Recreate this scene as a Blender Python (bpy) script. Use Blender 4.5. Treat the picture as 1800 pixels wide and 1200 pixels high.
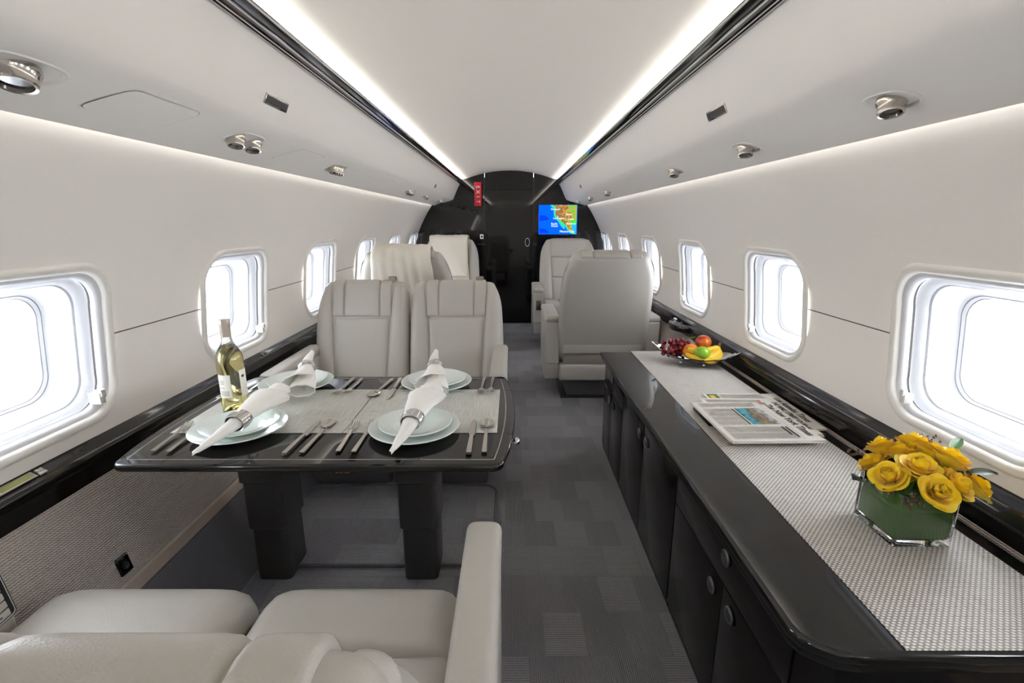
import bpy, bmesh, math, random
from mathutils import Vector, Matrix, Euler
R = math.radians
rnd = random.Random(7)
sc = bpy.context.scene
COL = sc.collection
for _o in list(bpy.data.objects):
    bpy.data.objects.remove(_o)

# ------------------------------------------------------------------ camera, sky, exposure
cam_d = bpy.data.cameras.new('camera'); cam_d.sensor_width = 36.0; cam_d.lens = 17.0
cam_d.clip_start = 0.02
cam = bpy.data.objects.new('camera', cam_d); COL.objects.link(cam)
cam.location = (0.03, 0.0, 1.27)
cam.rotation_euler = (math.pi/2 - math.atan(209/850.0), 0, 0)
sc.camera = cam
wd = bpy.data.worlds.new('overcast_sky'); sc.world = wd; wd.use_nodes = True
wd.node_tree.nodes['Background'].inputs[0].default_value = (0.95, 0.975, 1.0, 1)
SKY = 3.2
wd.node_tree.nodes['Background'].inputs[1].default_value = SKY
sc.view_settings.view_transform = 'Standard'
try: sc.view_settings.look = 'None'
except Exception: pass
sc.view_settings.gamma = 1.0
sc.view_settings.use_curve_mapping = False
sc.view_settings.exposure = 2.24
sc.cycles.max_bounces = 12
sc.cycles.diffuse_bounces = 8
sc.cycles.glossy_bounces = 6
sc.cycles.transmission_bounces = 10
sc.cycles.transparent_max_bounces = 16
sc.cycles.sample_clamp_indirect = 8.0
sc.cycles.caustics_reflective = False
LED_CEIL = 9.0
LED_WALL = 2.6

# ------------------------------------------------------------------ materials
MATS = {}
def lin(c):
    return tuple(((x/255.0)/12.92 if x/255.0 <= 0.04045 else ((x/255.0+0.055)/1.055)**2.4) for x in c)
def new_mat(name):
    m = bpy.data.materials.new(name); m.use_nodes = True
    nt = m.node_tree; b = nt.nodes['Principled BSDF']
    MATS[name] = m
    return m, nt, b
def simple(name, col, rough=0.5, metal=0.0, spec=None, coat=0.0, sheen=0.0, bump=None, noise=None):
    m, nt, b = new_mat(name)
    c = (*lin(col), 1)
    b.inputs['Base Color'].default_value = c
    b.inputs['Roughness'].default_value = rough
    b.inputs['Metallic'].default_value = metal
    if spec is not None: b.inputs['Specular IOR Level'].default_value = spec
    if coat: b.inputs['Coat Weight'].default_value = coat; b.inputs['Coat Roughness'].default_value = 0.03
    if sheen: b.inputs['Sheen Weight'].default_value = sheen
    tc = None
    if bump or noise:
        tc = nt.nodes.new('ShaderNodeTexCoord')
    if noise:      # (scale, amount)
        n = nt.nodes.new('ShaderNodeTexNoise'); n.inputs['Scale'].default_value = noise[0]; n.inputs['Detail'].default_value = 4
        nt.links.new(tc.outputs['Object'], n.inputs['Vector'])
        mx = nt.nodes.new('ShaderNodeMix'); mx.data_type = 'RGBA'
        mx.inputs[6].default_value = tuple(x*(1-noise[1]) for x in c[:3]) + (1,)
        mx.inputs[7].default_value = tuple(min(1, x*(1+noise[1])) for x in c[:3]) + (1,)
        nt.links.new(n.outputs['Fac'], mx.inputs[0]); nt.links.new(mx.outputs[2], b.inputs['Base Color'])
    if bump:       # (kind, scale, strength, distance)
        if bump[0] == 'v':
            t = nt.nodes.new('ShaderNodeTexVoronoi'); t.inputs['Scale'].default_value = bump[1]; out = t.outputs['Distance']
        else:
            t = nt.nodes.new('ShaderNodeTexNoise'); t.inputs['Scale'].default_value = bump[1]; t.inputs['Detail'].default_value = 3; out = t.outputs['Fac']
        nt.links.new(tc.outputs['Object'], t.inputs['Vector'])
        bp = nt.nodes.new('ShaderNodeBump'); bp.inputs['Strength'].default_value = bump[2]; bp.inputs['Distance'].default_value = bump[3]
        nt.links.new(out, bp.inputs['Height']); nt.links.new(bp.outputs[0], b.inputs['Normal'])
    return m
def emit(name, col, strength):
    m = bpy.data.materials.new(name); m.use_nodes = True; nt = m.node_tree
    nt.nodes.remove(nt.nodes['Principled BSDF'])
    e = nt.nodes.new('ShaderNodeEmission'); e.inputs[0].default_value = (*lin(col), 1); e.inputs[1].default_value = strength
    nt.links.new(e.outputs[0], nt.nodes['Material Output'].inputs[0]); MATS[name] = m
    return m
simple('leather', (188, 184, 177), 0.42, bump=('v', 420, 0.18, 0.0015), noise=(3, 0.03))
simple('leather_welt', (150, 144, 134), 0.5)
simple('wall', (238, 234, 229), 0.55, bump=('n', 60, 0.06, 0.002))
simple('ceiling', (224, 219, 212), 0.6)
simple('bin', (238, 234, 229), 0.5)
simple('window_frame', (232, 229, 223), 0.3)
simple('window_reveal', (214, 215, 218), 0.3)
simple('pane_seal', (138, 138, 142), 0.5)
simple('gasket', (70, 68, 66), 0.6)
simple('black', (20, 18, 17), 0.04, spec=0.5, coat=0.0)
simple('black_trim', (26, 23, 22), 0.08)
simple('table_black', (24, 23, 22), 0.05, spec=0.6)
simple('ebony', (22, 20, 21), 0.14, spec=0.35)
simple('leg_black', (60, 58, 57), 0.3)
simple('chrome', (222, 222, 222), 0.08, 1.0)
simple('steel', (200, 195, 188), 0.16, 1.0)
simple('nickel', (128, 128, 130), 0.32, 1.0)
simple('latch_metal', (98, 98, 100), 0.3, 1.0)
simple('dark_metal', (58, 58, 60), 0.35, 0.6)
simple('inlay', (190, 188, 182), 0.3, 0.8)
simple('porcelain', (232, 240, 237), 0.12, spec=0.5)
simple('napkin', (250, 249, 245), 0.75, sheen=0.2, bump=('n', 500, 0.12, 0.001))
simple('blanket', (236, 230, 217), 0.9, sheen=0.6, bump=('n', 350, 0.35, 0.003))
simple('dark_fabric', (104, 102, 106), 0.95, bump=('n', 260, 0.5, 0.004))
simple('grille', (62, 62, 62), 0.6, bump=('v', 300, 0.4, 0.002))
simple('lens_dark', (12, 12, 12), 0.1)
simple('red_sign', (196, 22, 44), 0.4)
simple('white_paint', (240, 240, 240), 0.5)
simple('paper', (226, 222, 214), 0.8, bump=('n', 40, 0.1, 0.002))
simple('ink', (62, 60, 58), 0.8)
simple('ink_grey', (150, 147, 142), 0.85)
simple('label_paper', (240, 238, 228), 0.6)
simple('foil', (206, 194, 182), 0.35, 0.45)
simple('brown_placard', (104, 74, 48), 0.5)
simple('button_grey', (198, 196, 190), 0.4)
simple('lcd', (150, 156, 84), 0.3)
simple('stem_green', (112, 140, 58), 0.6)
simple('leaf_green', (66, 108, 48), 0.4, noise=(30, 0.3))
simple('leaf_dark', (52, 66, 36), 0.4, noise=(30, 0.3))
simple('leaf_lining', (86, 132, 50), 0.35, noise=(24, 0.2))
simple('berry', (104, 76, 58), 0.5, noise=(60, 0.3))
simple('stem_brown', (92, 74, 52), 0.7)
simple('orange', (244, 140, 18), 0.42, bump=('n', 220, 0.4, 0.002))
simple('banana', (244, 200, 52), 0.45, noise=(12, 0.12))
simple('banana_tip', (112, 84, 40), 0.7)
simple('grape', (132, 32, 44), 0.18, noise=(40, 0.35))
simple('apple_green', (140, 188, 50), 0.22, noise=(18, 0.15))
simple('rose', (255, 219, 30), 0.55, sheen=0.2, noise=(18, 0.08))
MATS['rose'].node_tree.nodes['Principled BSDF'].inputs['Subsurface Weight'].default_value = 0.0
emit('led', (255, 253, 249), LED_CEIL)
emit('led_wall', (255, 253, 249), LED_WALL)
emit('led_lens', (255, 250, 240), 1.2)

def mat_peach():
    m, nt, b = new_mat('nectarine'); tc = nt.nodes.new('ShaderNodeTexCoord'); n = nt.nodes.new('ShaderNodeTexNoise')
    n.inputs['Scale'].default_value = 14; nt.links.new(tc.outputs['Object'], n.inputs['Vector'])
    cr = nt.nodes.new('ShaderNodeValToRGB'); e = cr.color_ramp.elements
    e[0].position = .4; e[0].color = (*lin((168, 36, 28)), 1); e[1].position = .66; e[1].color = (*lin((240, 130, 30)), 1)
    nt.links.new(n.outputs['Fac'], cr.inputs[0]); nt.links.new(cr.outputs[0], b.inputs['Base Color']); b.inputs['Roughness'].default_value = .3
mat_peach()

def math_node(nt, op, a, b=None):
    n = nt.nodes.new('ShaderNodeMath'); n.operation = op
    for i, v in enumerate((a, b)):
        if v is None: continue
        if isinstance(v, (int, float)): n.inputs[i].default_value = v
        else: nt.links.new(v, n.inputs[i])
    return n.outputs[0]

def mat_weave(name, c_lo, c_hi, px, py, rough=0.7, streak=0.35, bumpd=0.0012, metal=0.0):
    m, nt, b = new_mat(name)
    tc = nt.nodes.new('ShaderNodeTexCoord'); sp = nt.nodes.new('ShaderNodeSeparateXYZ'); nt.links.new(tc.outputs['Object'], sp.inputs[0])
    sx = math_node(nt, 'SINE', math_node(nt, 'MULTIPLY', sp.outputs[0], 2*math.pi/px))
    sy = math_node(nt, 'SINE', math_node(nt, 'MULTIPLY', sp.outputs[1], 2*math.pi/py))
    row = math_node(nt, 'FLOOR', math_node(nt, 'MULTIPLY', sp.outputs[1], 1/py))
    hx_ = math_node(nt, 'SINE', math_node(nt, 'ADD', math_node(nt, 'MULTIPLY', sp.outputs[0], 2*math.pi/px), math_node(nt, 'MULTIPLY', row, math.pi)))
    hy_ = math_node(nt, 'ABSOLUTE', math_node(nt, 'SINE', math_node(nt, 'MULTIPLY', sp.outputs[1], math.pi/py)))
    h = math_node(nt, 'MULTIPLY', math_node(nt, 'ADD', math_node(nt, 'MULTIPLY', hx_, 0.5), 0.5), hy_)
    mp = nt.nodes.new('ShaderNodeMapping'); mp.inputs['Scale'].default_value = (400, 14, 1); nt.links.new(tc.outputs['Object'], mp.inputs[0])
    n1 = nt.nodes.new('ShaderNodeTexNoise'); n1.inputs['Scale'].default_value = 1; nt.links.new(mp.outputs[0], n1.inputs['Vector'])
    mp2 = nt.nodes.new('ShaderNodeMapping'); mp2.inputs['Scale'].default_value = (14, 400, 1); nt.links.new(tc.outputs['Object'], mp2.inputs[0])
    n2 = nt.nodes.new('ShaderNodeTexNoise'); n2.inputs['Scale'].default_value = 1; nt.links.new(mp2.outputs[0], n2.inputs['Vector'])
    nn = math_node(nt, 'MULTIPLY', math_node(nt, 'ADD', n1.outputs['Fac'], n2.outputs['Fac']), 0.5)
    fac = math_node(nt, 'ADD', math_node(nt, 'MULTIPLY', h, 1-streak), math_node(nt, 'MULTIPLY', nn, streak))
    cr = nt.nodes.new('ShaderNodeValToRGB'); e = cr.color_ramp.elements
    e[0].position = .18; e[0].color = (*lin(c_lo), 1); e[1].position = .62; e[1].color = (*lin(c_hi), 1)
    nt.links.new(fac, cr.inputs[0]); nt.links.new(cr.outputs[0], b.inputs['Base Color'])
    b.inputs['Roughness'].default_value = rough; b.inputs['Metallic'].default_value = metal
    bp = nt.nodes.new('ShaderNodeBump'); bp.inputs['Strength'].default_value = .6; bp.inputs['Distance'].default_value = bumpd
    nt.links.new(h, bp.inputs['Height']); nt.links.new(bp.outputs[0], b.inputs['Normal'])
    return m
mat_weave('runner', (116, 112, 106), (244, 240, 234), 0.0115, 0.0058, 0.5, 0.45)
mat_weave('placemat', (140, 140, 135), (250, 250, 244), 0.007, 0.004, 0.6, 0.62)

def mat_dado():
    m, nt, b = new_mat('dado_fabric')
    tc = nt.nodes.new('ShaderNodeTexCoord'); sp = nt.nodes.new('ShaderNodeSeparateXYZ'); nt.links.new(tc.outputs['Object'], sp.inputs[0])
    sy = math_node(nt, 'SINE', math_node(nt, 'MULTIPLY', sp.outputs[1], 2*math.pi/.009))
    sz = math_node(nt, 'SINE', math_node(nt, 'ADD', math_node(nt, 'MULTIPLY', sp.outputs[2], 2*math.pi/.0065), math_node(nt, 'MULTIPLY', sy, .7)))
    h = math_node(nt, 'ADD', math_node(nt, 'MULTIPLY', sz, .5), .5)
    n = nt.nodes.new('ShaderNodeTexNoise'); n.inputs['Scale'].default_value = 160; nt.links.new(tc.outputs['Object'], n.inputs['Vector'])
    f = math_node(nt, 'ADD', math_node(nt, 'MULTIPLY', h, .5), math_node(nt, 'MULTIPLY', n.outputs['Fac'], .5))
    cr = nt.nodes.new('ShaderNodeValToRGB'); e = cr.color_ramp.elements
    e[0].position = .2; e[0].color = (*lin((148, 138, 132)), 1); e[1].position = .8; e[1].color = (*lin((210, 201, 194)), 1)
    nt.links.new(f, cr.inputs[0]); nt.links.new(cr.outputs[0], b.inputs['Base Color']); b.inputs['Roughness'].default_value = .9
    bp = nt.nodes.new('ShaderNodeBump'); bp.inputs['Strength'].default_value = .7; bp.inputs['Distance'].default_value = .002
    nt.links.new(h, bp.inputs['Height']); nt.links.new(bp.outputs[0], b.inputs['Normal'])
mat_dado()
simple('dado_trim', (186, 172, 158), .9, bump=('n', 300, .4, .002))

def mat_carpet():
    m, nt, b = new_mat('carpet')
    tc = nt.nodes.new('ShaderNodeTexCoord')
    br = nt.nodes.new('ShaderNodeTexBrick'); nt.links.new(tc.outputs['Object'], br.inputs['Vector'])
    br.inputs['Scale'].default_value = 1; br.inputs['Mortar Size'].default_value = .0015; br.inputs['Mortar Smooth'].default_value = .4
    br.inputs['Brick Width'].default_value = .13; br.inputs['Row Height'].default_value = .17; br.offset = .37; br.offset_frequency = 2
    br.inputs['Color1'].default_value = (0, 0, 0, 1); br.inputs['Color2'].default_value = (1, 1, 1, 1); br.inputs['Mortar'].default_value = (.3, .3, .3, 1)
    sp = nt.nodes.new('ShaderNodeSeparateXYZ'); nt.links.new(tc.outputs['Object'], sp.inputs[0])
    rx = math_node(nt, 'SINE', math_node(nt, 'MULTIPLY', sp.outputs[0], 2*math.pi/.006))
    ry = math_node(nt, 'SINE', math_node(nt, 'MULTIPLY', sp.outputs[1], 2*math.pi/.008))
    sel = math_node(nt, 'GREATER_THAN', br.outputs['Color'], .5)
    mx = nt.nodes.new('ShaderNodeMix'); nt.links.new(sel, mx.inputs[0]); nt.links.new(rx, mx.inputs[2]); nt.links.new(ry, mx.inputs[3])
    n = nt.nodes.new('ShaderNodeTexNoise'); n.inputs['Scale'].default_value = 220; n.inputs['Detail'].default_value = 2; nt.links.new(tc.outputs['Object'], n.inputs['Vector'])
    h = math_node(nt, 'ADD', math_node(nt, 'MULTIPLY', mx.outputs[0], .3), n.outputs['Fac'])
    cr = nt.nodes.new('ShaderNodeValToRGB'); e = cr.color_ramp.elements
    e[0].position = 0; e[0].color = (*lin((146, 145, 149)), 1); e[1].position = 1; e[1].color = (*lin((166, 164, 169)), 1)
    nt.links.new(br.outputs['Color'], cr.inputs[0])
    ml = nt.nodes.new('ShaderNodeMix'); ml.data_type = 'RGBA'; ml.blend_type = 'MULTIPLY'; ml.inputs[0].default_value = .5
    nt.links.new(cr.outputs[0], ml.inputs[6]); nt.links.new(h, ml.inputs[7])
    nt.links.new(ml.outputs[2], b.inputs['Base Color']); b.inputs['Roughness'].default_value = .95
    bp = nt.nodes.new('ShaderNodeBump'); bp.inputs['Strength'].default_value = .8; bp.inputs['Distance'].default_value = .004
    nt.links.new(h, bp.inputs['Height']); nt.links.new(bp.outputs[0], b.inputs['Normal'])
mat_carpet()

def mat_pane():
    m = bpy.data.materials.new('window_pane'); m.use_nodes = True; nt = m.node_tree; nt.nodes.remove(nt.nodes['Principled BSDF'])
    t = nt.nodes.new('ShaderNodeBsdfTransparent'); t.inputs[0].default_value = (.97, .98, 1, 1)
    g = nt.nodes.new('ShaderNodeBsdfGlossy'); g.inputs['Roughness'].default_value = .05
    mx = nt.nodes.new('ShaderNodeMixShader'); mx.inputs[0].default_value = .05
    nt.links.new(t.outputs[0], mx.inputs[1]); nt.links.new(g.outputs[0], mx.inputs[2]); nt.links.new(mx.outputs[0], nt.nodes['Material Output'].inputs[0])
    MATS['window_pane'] = m
mat_pane()
def mat_glass(name, col, ior=1.5, rough=0.0):
    m, nt, b = new_mat(name)
    b.inputs['Base Color'].default_value = (*col, 1); b.inputs['Transmission Weight'].default_value = 1; b.inputs['IOR'].default_value = ior
    b.inputs['Roughness'].default_value = rough
mat_glass('clear_glass', (.97, .99, .985), 1.45)
mat_glass('bottle_glass', (.985, .99, .96), 1.5)
mat_glass('wine', (.985, .88, .40), 1.34)
mat_glass('water', (.9, .97, .93), 1.33)

def mat_map():
    m = bpy.data.materials.new('map_land'); m.use_nodes = True; nt = m.node_tree; nt.nodes.remove(nt.nodes['Principled BSDF'])
    tc = nt.nodes.new('ShaderNodeTexCoord'); n = nt.nodes.new('ShaderNodeTexNoise'); n.inputs['Scale'].default_value = 34; n.inputs['Detail'].default_value = 5
    nt.links.new(tc.outputs['Object'], n.inputs['Vector'])
    sp = nt.nodes.new('ShaderNodeSeparateXYZ'); nt.links.new(tc.outputs['Object'], sp.inputs[0])
    a = math_node(nt, 'ADD', math_node(nt, 'MULTIPLY', n.outputs['Fac'], .9), math_node(nt, 'MULTIPLY', sp.outputs[0], 1.15))
    cr = nt.nodes.new('ShaderNodeValToRGB'); e = cr.color_ramp.elements
    e[0].position = .36; e[0].color = (*lin((150, 160, 190)), 1); e[1].position = .76; e[1].color = (*lin((40, 190, 60)), 1)
    for p, c in ((.41, (96, 60, 28)), (.5, (150, 100, 52)), (.62, (168, 146, 74)), (.70, (130, 156, 56))):
        k = e.new(p); k.color = (*lin(c), 1)
    nt.links.new(a, cr.inputs[0]); em = nt.nodes.new('ShaderNodeEmission'); em.inputs[1].default_value = .36
    nt.links.new(cr.outputs[0], em.inputs[0]); nt.links.new(em.outputs[0], nt.nodes['Material Output'].inputs[0]); MATS['map_land'] = m
mat_map()
emit('map_sea', (4, 84, 250), .38); emit('map_deep', (6, 52, 220), .38); emit('map_coast', (40, 200, 60), .38); emit('map_shallow', (40, 150, 250), .38); emit('map_text', (235, 240, 250), .38)

def mat_photo():
    m, nt, b = new_mat('news_photo'); tc = nt.nodes.new('ShaderNodeTexCoord'); n = nt.nodes.new('ShaderNodeTexNoise'); n.inputs['Scale'].default_value = 26; n.inputs['Detail'].default_value = 4
    nt.links.new(tc.outputs['Object'], n.inputs['Vector']); sp = nt.nodes.new('ShaderNodeSeparateXYZ'); nt.links.new(tc.outputs['Object'], sp.inputs[0])
    a = math_node(nt, 'ADD', math_node(nt, 'MULTIPLY', n.outputs['Fac'], .55), math_node(nt, 'MULTIPLY', sp.outputs[1], 5.0))
    cr = nt.nodes.new('ShaderNodeValToRGB'); cr.color_ramp.interpolation = 'LINEAR'; e = cr.color_ramp.elements
    e[0].position = .0; e[0].color = (*lin((30, 60, 66)), 1); e[1].position = .62; e[1].color = (*lin((198, 198, 194)), 1)
    for p, c in ((.12, (42, 160, 180)), (.24, (60, 56, 50)), (.33, (150, 120, 60)), (.42, (90, 96, 104)), (.5, (190, 188, 182))):
        k = e.new(p); k.color = (*lin(c), 1)
    nt.links.new(a, cr.inputs[0]); nt.links.new(cr.outputs[0], b.inputs['Base Color']); b.inputs['Roughness'].default_value = .7
mat_photo()

# ------------------------------------------------------------------ mesh helpers
class G:
    def __init__(s): s.V = []; s.F = []
    def add(s, V, F, M=None):
        n = len(s.V)
        s.V += [tuple(M @ Vector(v)) if M else tuple(v) for v in V]
        s.F += [tuple(i+n for i in f) for f in F]
        return s
def mesh_of(name, V, F, ang=35, smooth=True, fix=True):
    me = bpy.data.meshes.new(name); me.from_pydata([tuple(v) for v in V], [], [tuple(f) for f in F]); me.update()
    if fix:
        bm = bmesh.new(); bm.from_mesh(me); bmesh.ops.recalc_face_normals(bm, faces=bm.faces); bm.to_mesh(me); bm.free()
    if smooth:
        me.polygons.foreach_set('use_smooth', [True]*len(me.polygons))
        if ang: me.set_sharp_from_angle(angle=R(ang))
    return me
def O(name, g, mat, parent=None, loc=(0, 0, 0), rot=(0, 0, 0), ang=35, smooth=True, fix=True):
    if isinstance(g, bpy.types.Mesh): me = g
    else:
        V, F = (g.V, g.F) if isinstance(g, G) else g
        me = mesh_of(name, V, F, ang, smooth, fix)
    if mat is not None and not me.materials: me.materials.append(MATS[mat] if isinstance(mat, str) else mat)
    o = bpy.data.objects.new(name, me); COL.objects.link(o)
    o.location = loc; o.rotation_euler = rot
    if parent: o.parent = parent
    return o
def E(name, loc=(0, 0, 0), rz=0, rot=None):
    o = bpy.data.objects.new(name, None); COL.objects.link(o); o.location = loc
    o.rotation_euler = rot if rot else (0, 0, rz); o.empty_display_size = .05
    return o
def tag(o, label=None, cat=None, group=None, kind=None):
    if label: o['label'] = label
    if cat: o['category'] = cat
    if group: o['group'] = group
    if kind: o['kind'] = kind
    return o
def clone(o, parent=None):
    c = o.copy(); COL.objects.link(c); c.parent = parent
    for ch in list(o.children): clone(ch, c)
    return c
def box(x0, x1, y0, y1, z0, z1, bev=0.0, seg=2):
    bm = bmesh.new(); bmesh.ops.create_cube(bm, size=1)
    for v in bm.verts:
        v.co = ((x0+x1)/2+v.co.x*(x1-x0), (y0+y1)/2+v.co.y*(y1-y0), (z0+z1)/2+v.co.z*(z1-z0))
    if bev: bmesh.ops.bevel(bm, geom=bm.edges[:], offset=bev, segments=seg, affect='EDGES', profile=.5)
    bm.verts.index_update(); V = [v.co[:] for v in bm.verts]; F = [[v.index for v in f.verts] for f in bm.faces]; bm.free()
    return V, F
def prism(poly, z0, z1, bev=0.0, seg=3, axis='z'):
    bm = bmesh.new(); vs = [bm.verts.new((x, y, z0)) for x, y in poly]; f = bm.faces.new(vs)
    r = bmesh.ops.extrude_face_region(bm, geom=[f])
    bmesh.ops.translate(bm, verts=[v for v in r['geom'] if isinstance(v, bmesh.types.BMVert)], vec=(0, 0, z1-z0))
    if bev:
        ed = [e for e in bm.edges if abs(e.verts[0].co.z-e.verts[1].co.z) < 1e-7]
        bmesh.ops.bevel(bm, geom=ed, offset=bev, segments=seg, affect='EDGES', profile=.5)
    bm.verts.index_update(); V = [v.co[:] for v in bm.verts]; F = [[v.index for v in f.verts] for f in bm.faces]; bm.free()
    if axis == 'x': V = [(z, x, y) for x, y, z in V]
    if axis == 'y': V = [(x, z, y) for x, y, z in V]
    return V, F
def loft(rings, closed=True, cap0=False, cap1=False):
    n = len(rings[0]); V = [p for r in rings for p in r]; F = []
    m = n if closed else n-1
    for i in range(len(rings)-1):
        for j in range(m):
            k = (j+1) % n
            F.append((i*n+j, i*n+k, (i+1)*n+k, (i+1)*n+j))
    if cap0: F.append(tuple(range(n)))
    if cap1: F.append(tuple(range((len(rings)-1)*n, len(rings)*n)))
    return V, F
def lathe(prof, n=32, cap0=True, cap1=True):
    rings = [[(r*math.cos(2*math.pi*j/n), r*math.sin(2*math.pi*j/n), z) for j in range(n)] for r, z in prof]
    return loft(rings, True, cap0, cap1)
def tube(path, r, n=8, cap=True):
    P = [Vector(p) for p in path]; rings = []
    t0 = (P[1]-P[0]).normalized(); up = Vector((0, 0, 1)) if abs(t0.z) < .9 else Vector((1, 0, 0))
    a = t0.cross(up).normalized()
    for i, p in enumerate(P):
        t = ((P[min(i+1, len(P)-1)]-P[max(i-1, 0)])).normalized()
        a = (a-t*a.dot(t)).normalized(); b = t.cross(a)
        rr = r[i] if isinstance(r, (list, tuple)) else r
        rings.append([tuple(p+a*rr*math.cos(2*math.pi*j/n)+b*rr*math.sin(2*math.pi*j/n)) for j in range(n)])
    return loft(rings, True, cap, cap)
def grid(fn, nu, nv):
    V = [fn(i/nu, j/nv) for i in range(nu+1) for j in range(nv+1)]
    F = [(i*(nv+1)+j, i*(nv+1)+j+1, (i+1)*(nv+1)+j+1, (i+1)*(nv+1)+j) for i in range(nu) for j in range(nv)]
    return V, F
def sweep_y(prof, y0, y1, n=1, closed=False, capends=False):
    rings = [[(x, y0+(y1-y0)*i/n, z) for x, z in prof] for i in range(n+1)]
    return loft(rings, closed, capends, capends)
def sphere(r=1, n=14, m=10, sx=1, sy=1, sz=1):
    return lathe([(max(1e-4, r*math.sin(math.pi*i/m)), -r*math.cos(math.pi*i/m)) for i in range(m+1)], n) if sx == sy == sz == 1 else \
        ([(x*sx, y*sy, z*sz) for x, y, z in sphere(r, n, m)[0]], sphere(r, n, m)[1])
def rrect(hw, hh, r, n=8):
    pts = []
    for cx, cy, a0 in ((hw-r, hh-r, 0), (-hw+r, hh-r, 90), (-hw+r, -hh+r, 180), (hw-r, -hh+r, 270)):
        for k in range(n+1):
            a = R(a0+90*k/n); pts.append((cx+r*math.cos(a), cy+r*math.sin(a)))
    return pts
def text(name, body, size, mat, parent, M, ext=.0002, align='CENTER', sx=1.0, bold=0.0):
    c = bpy.data.curves.new(name, 'FONT'); c.body = body; c.size = size; c.extrude = ext; c.align_x = align; c.align_y = 'CENTER'; c.resolution_u = 3; c.offset = bold
    t = bpy.data.objects.new(name, c); COL.objects.link(t)
    dg = bpy.context.evaluated_depsgraph_get(); me = bpy.data.meshes.new_from_object(t.evaluated_get(dg))
    bpy.data.objects.remove(t); bpy.data.curves.remove(c)
    if sx != 1.0:
        for v in me.vertices: v.co.x *= sx
    me.materials.clear(); me.materials.append(MATS[mat])
    o = bpy.data.objects.new(name, me); COL.objects.link(o)
    o.matrix_local = M
    if parent: o.parent = parent
    return o
def frame(loc, xdir, ydir):
    x = Vector(xdir).normalized(); y = Vector(ydir).normalized(); z = x.cross(y).normalized(); y = z.cross(x)
    m = Matrix((x, y, z)).transposed().to_4x4(); m.translation = Vector(loc); return m

# ------------------------------------------------------------------ cabin shell
Y0, Y1 = -2.2, 6.15
WZ = [.60, .70, .85, .95, 1.07, 1.17, 1.27, 1.37, 1.47, 1.53]
WX = [1.178, 1.186, 1.191, 1.184, 1.158, 1.122, 1.075, 1.020, .955, .910]
def prof(z):
    if z <= WZ[0]: return WX[0]
    for i in range(len(WZ)-1):
        if z <= WZ[i+1]:
            h = WZ[i+1]-WZ[i]; t = (z-WZ[i])/h
            m0 = (WX[i+1]-WX[max(i-1, 0)])/(WZ[i+1]-WZ[max(i-1, 0)]); j = min(i+2, len(WZ)-1); m1 = (WX[j]-WX[i])/(WZ[j]-WZ[i])
            return (2*t**3-3*t*t+1)*WX[i]+(t**3-2*t*t+t)*h*m0+(-2*t**3+3*t*t)*WX[i+1]+(t**3-t*t)*h*m1
    return WX[-1]
PITCH, WC0, WCZ = .95, 1.165, .932
WHW, WHH, WRAD = .243, .215, .105
KS = list(range(-3, 6))
def rect_pts(hw, z0, z1, per=12):
    # same start/direction as window_ring: angle-free, side by side
    P = []
    c = [(hw, z0), (hw, z1), (-hw, z1), (-hw, z0)]
    for i in range(4):
        a, b = c[i], c[(i+1) % 4]
        for k in range(per): P.append((a[0]+(b[0]-a[0])*k/per, a[1]+(b[1]-a[1])*k/per))
    return P
def ring_match(hw, hh, r, per=12):
    # rounded rectangle sampled so that each point pairs with rect_pts
    P = []
    cs = [(hw, -hh), (hw, hh), (-hw, hh), (-hw, -hh)]
    sg = [(1, -1), (1, 1), (-1, 1), (-1, -1)]
    a0 = [-90, 0, 90, 180]
    def arc(i, t): # t 0..1 along the corner arc i
        cx, cy = cs[i][0]-sg[i][0]*r, cs[i][1]-sg[i][1]*r
        a = R(a0[i]+90*t); return (cx+r*math.cos(a), cy+r*math.sin(a))
    q = per//4
    for i in range(4):
        j = (i+1) % 4
        for k in range(per):
            if k <= q: P.append(arc(i, .5+.5*k/q))
            elif k >= per-q: P.append(arc(j, .5*(k-(per-q))/q))
            else:
                A, B = arc(i, 1), arc(j, 0); t = (k-q)/(per-2*q); P.append((A[0]+(B[0]-A[0])*t, A[1]+(B[1]-A[1])*t))
    return P
ZB, ZT = .64, 1.20
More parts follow.
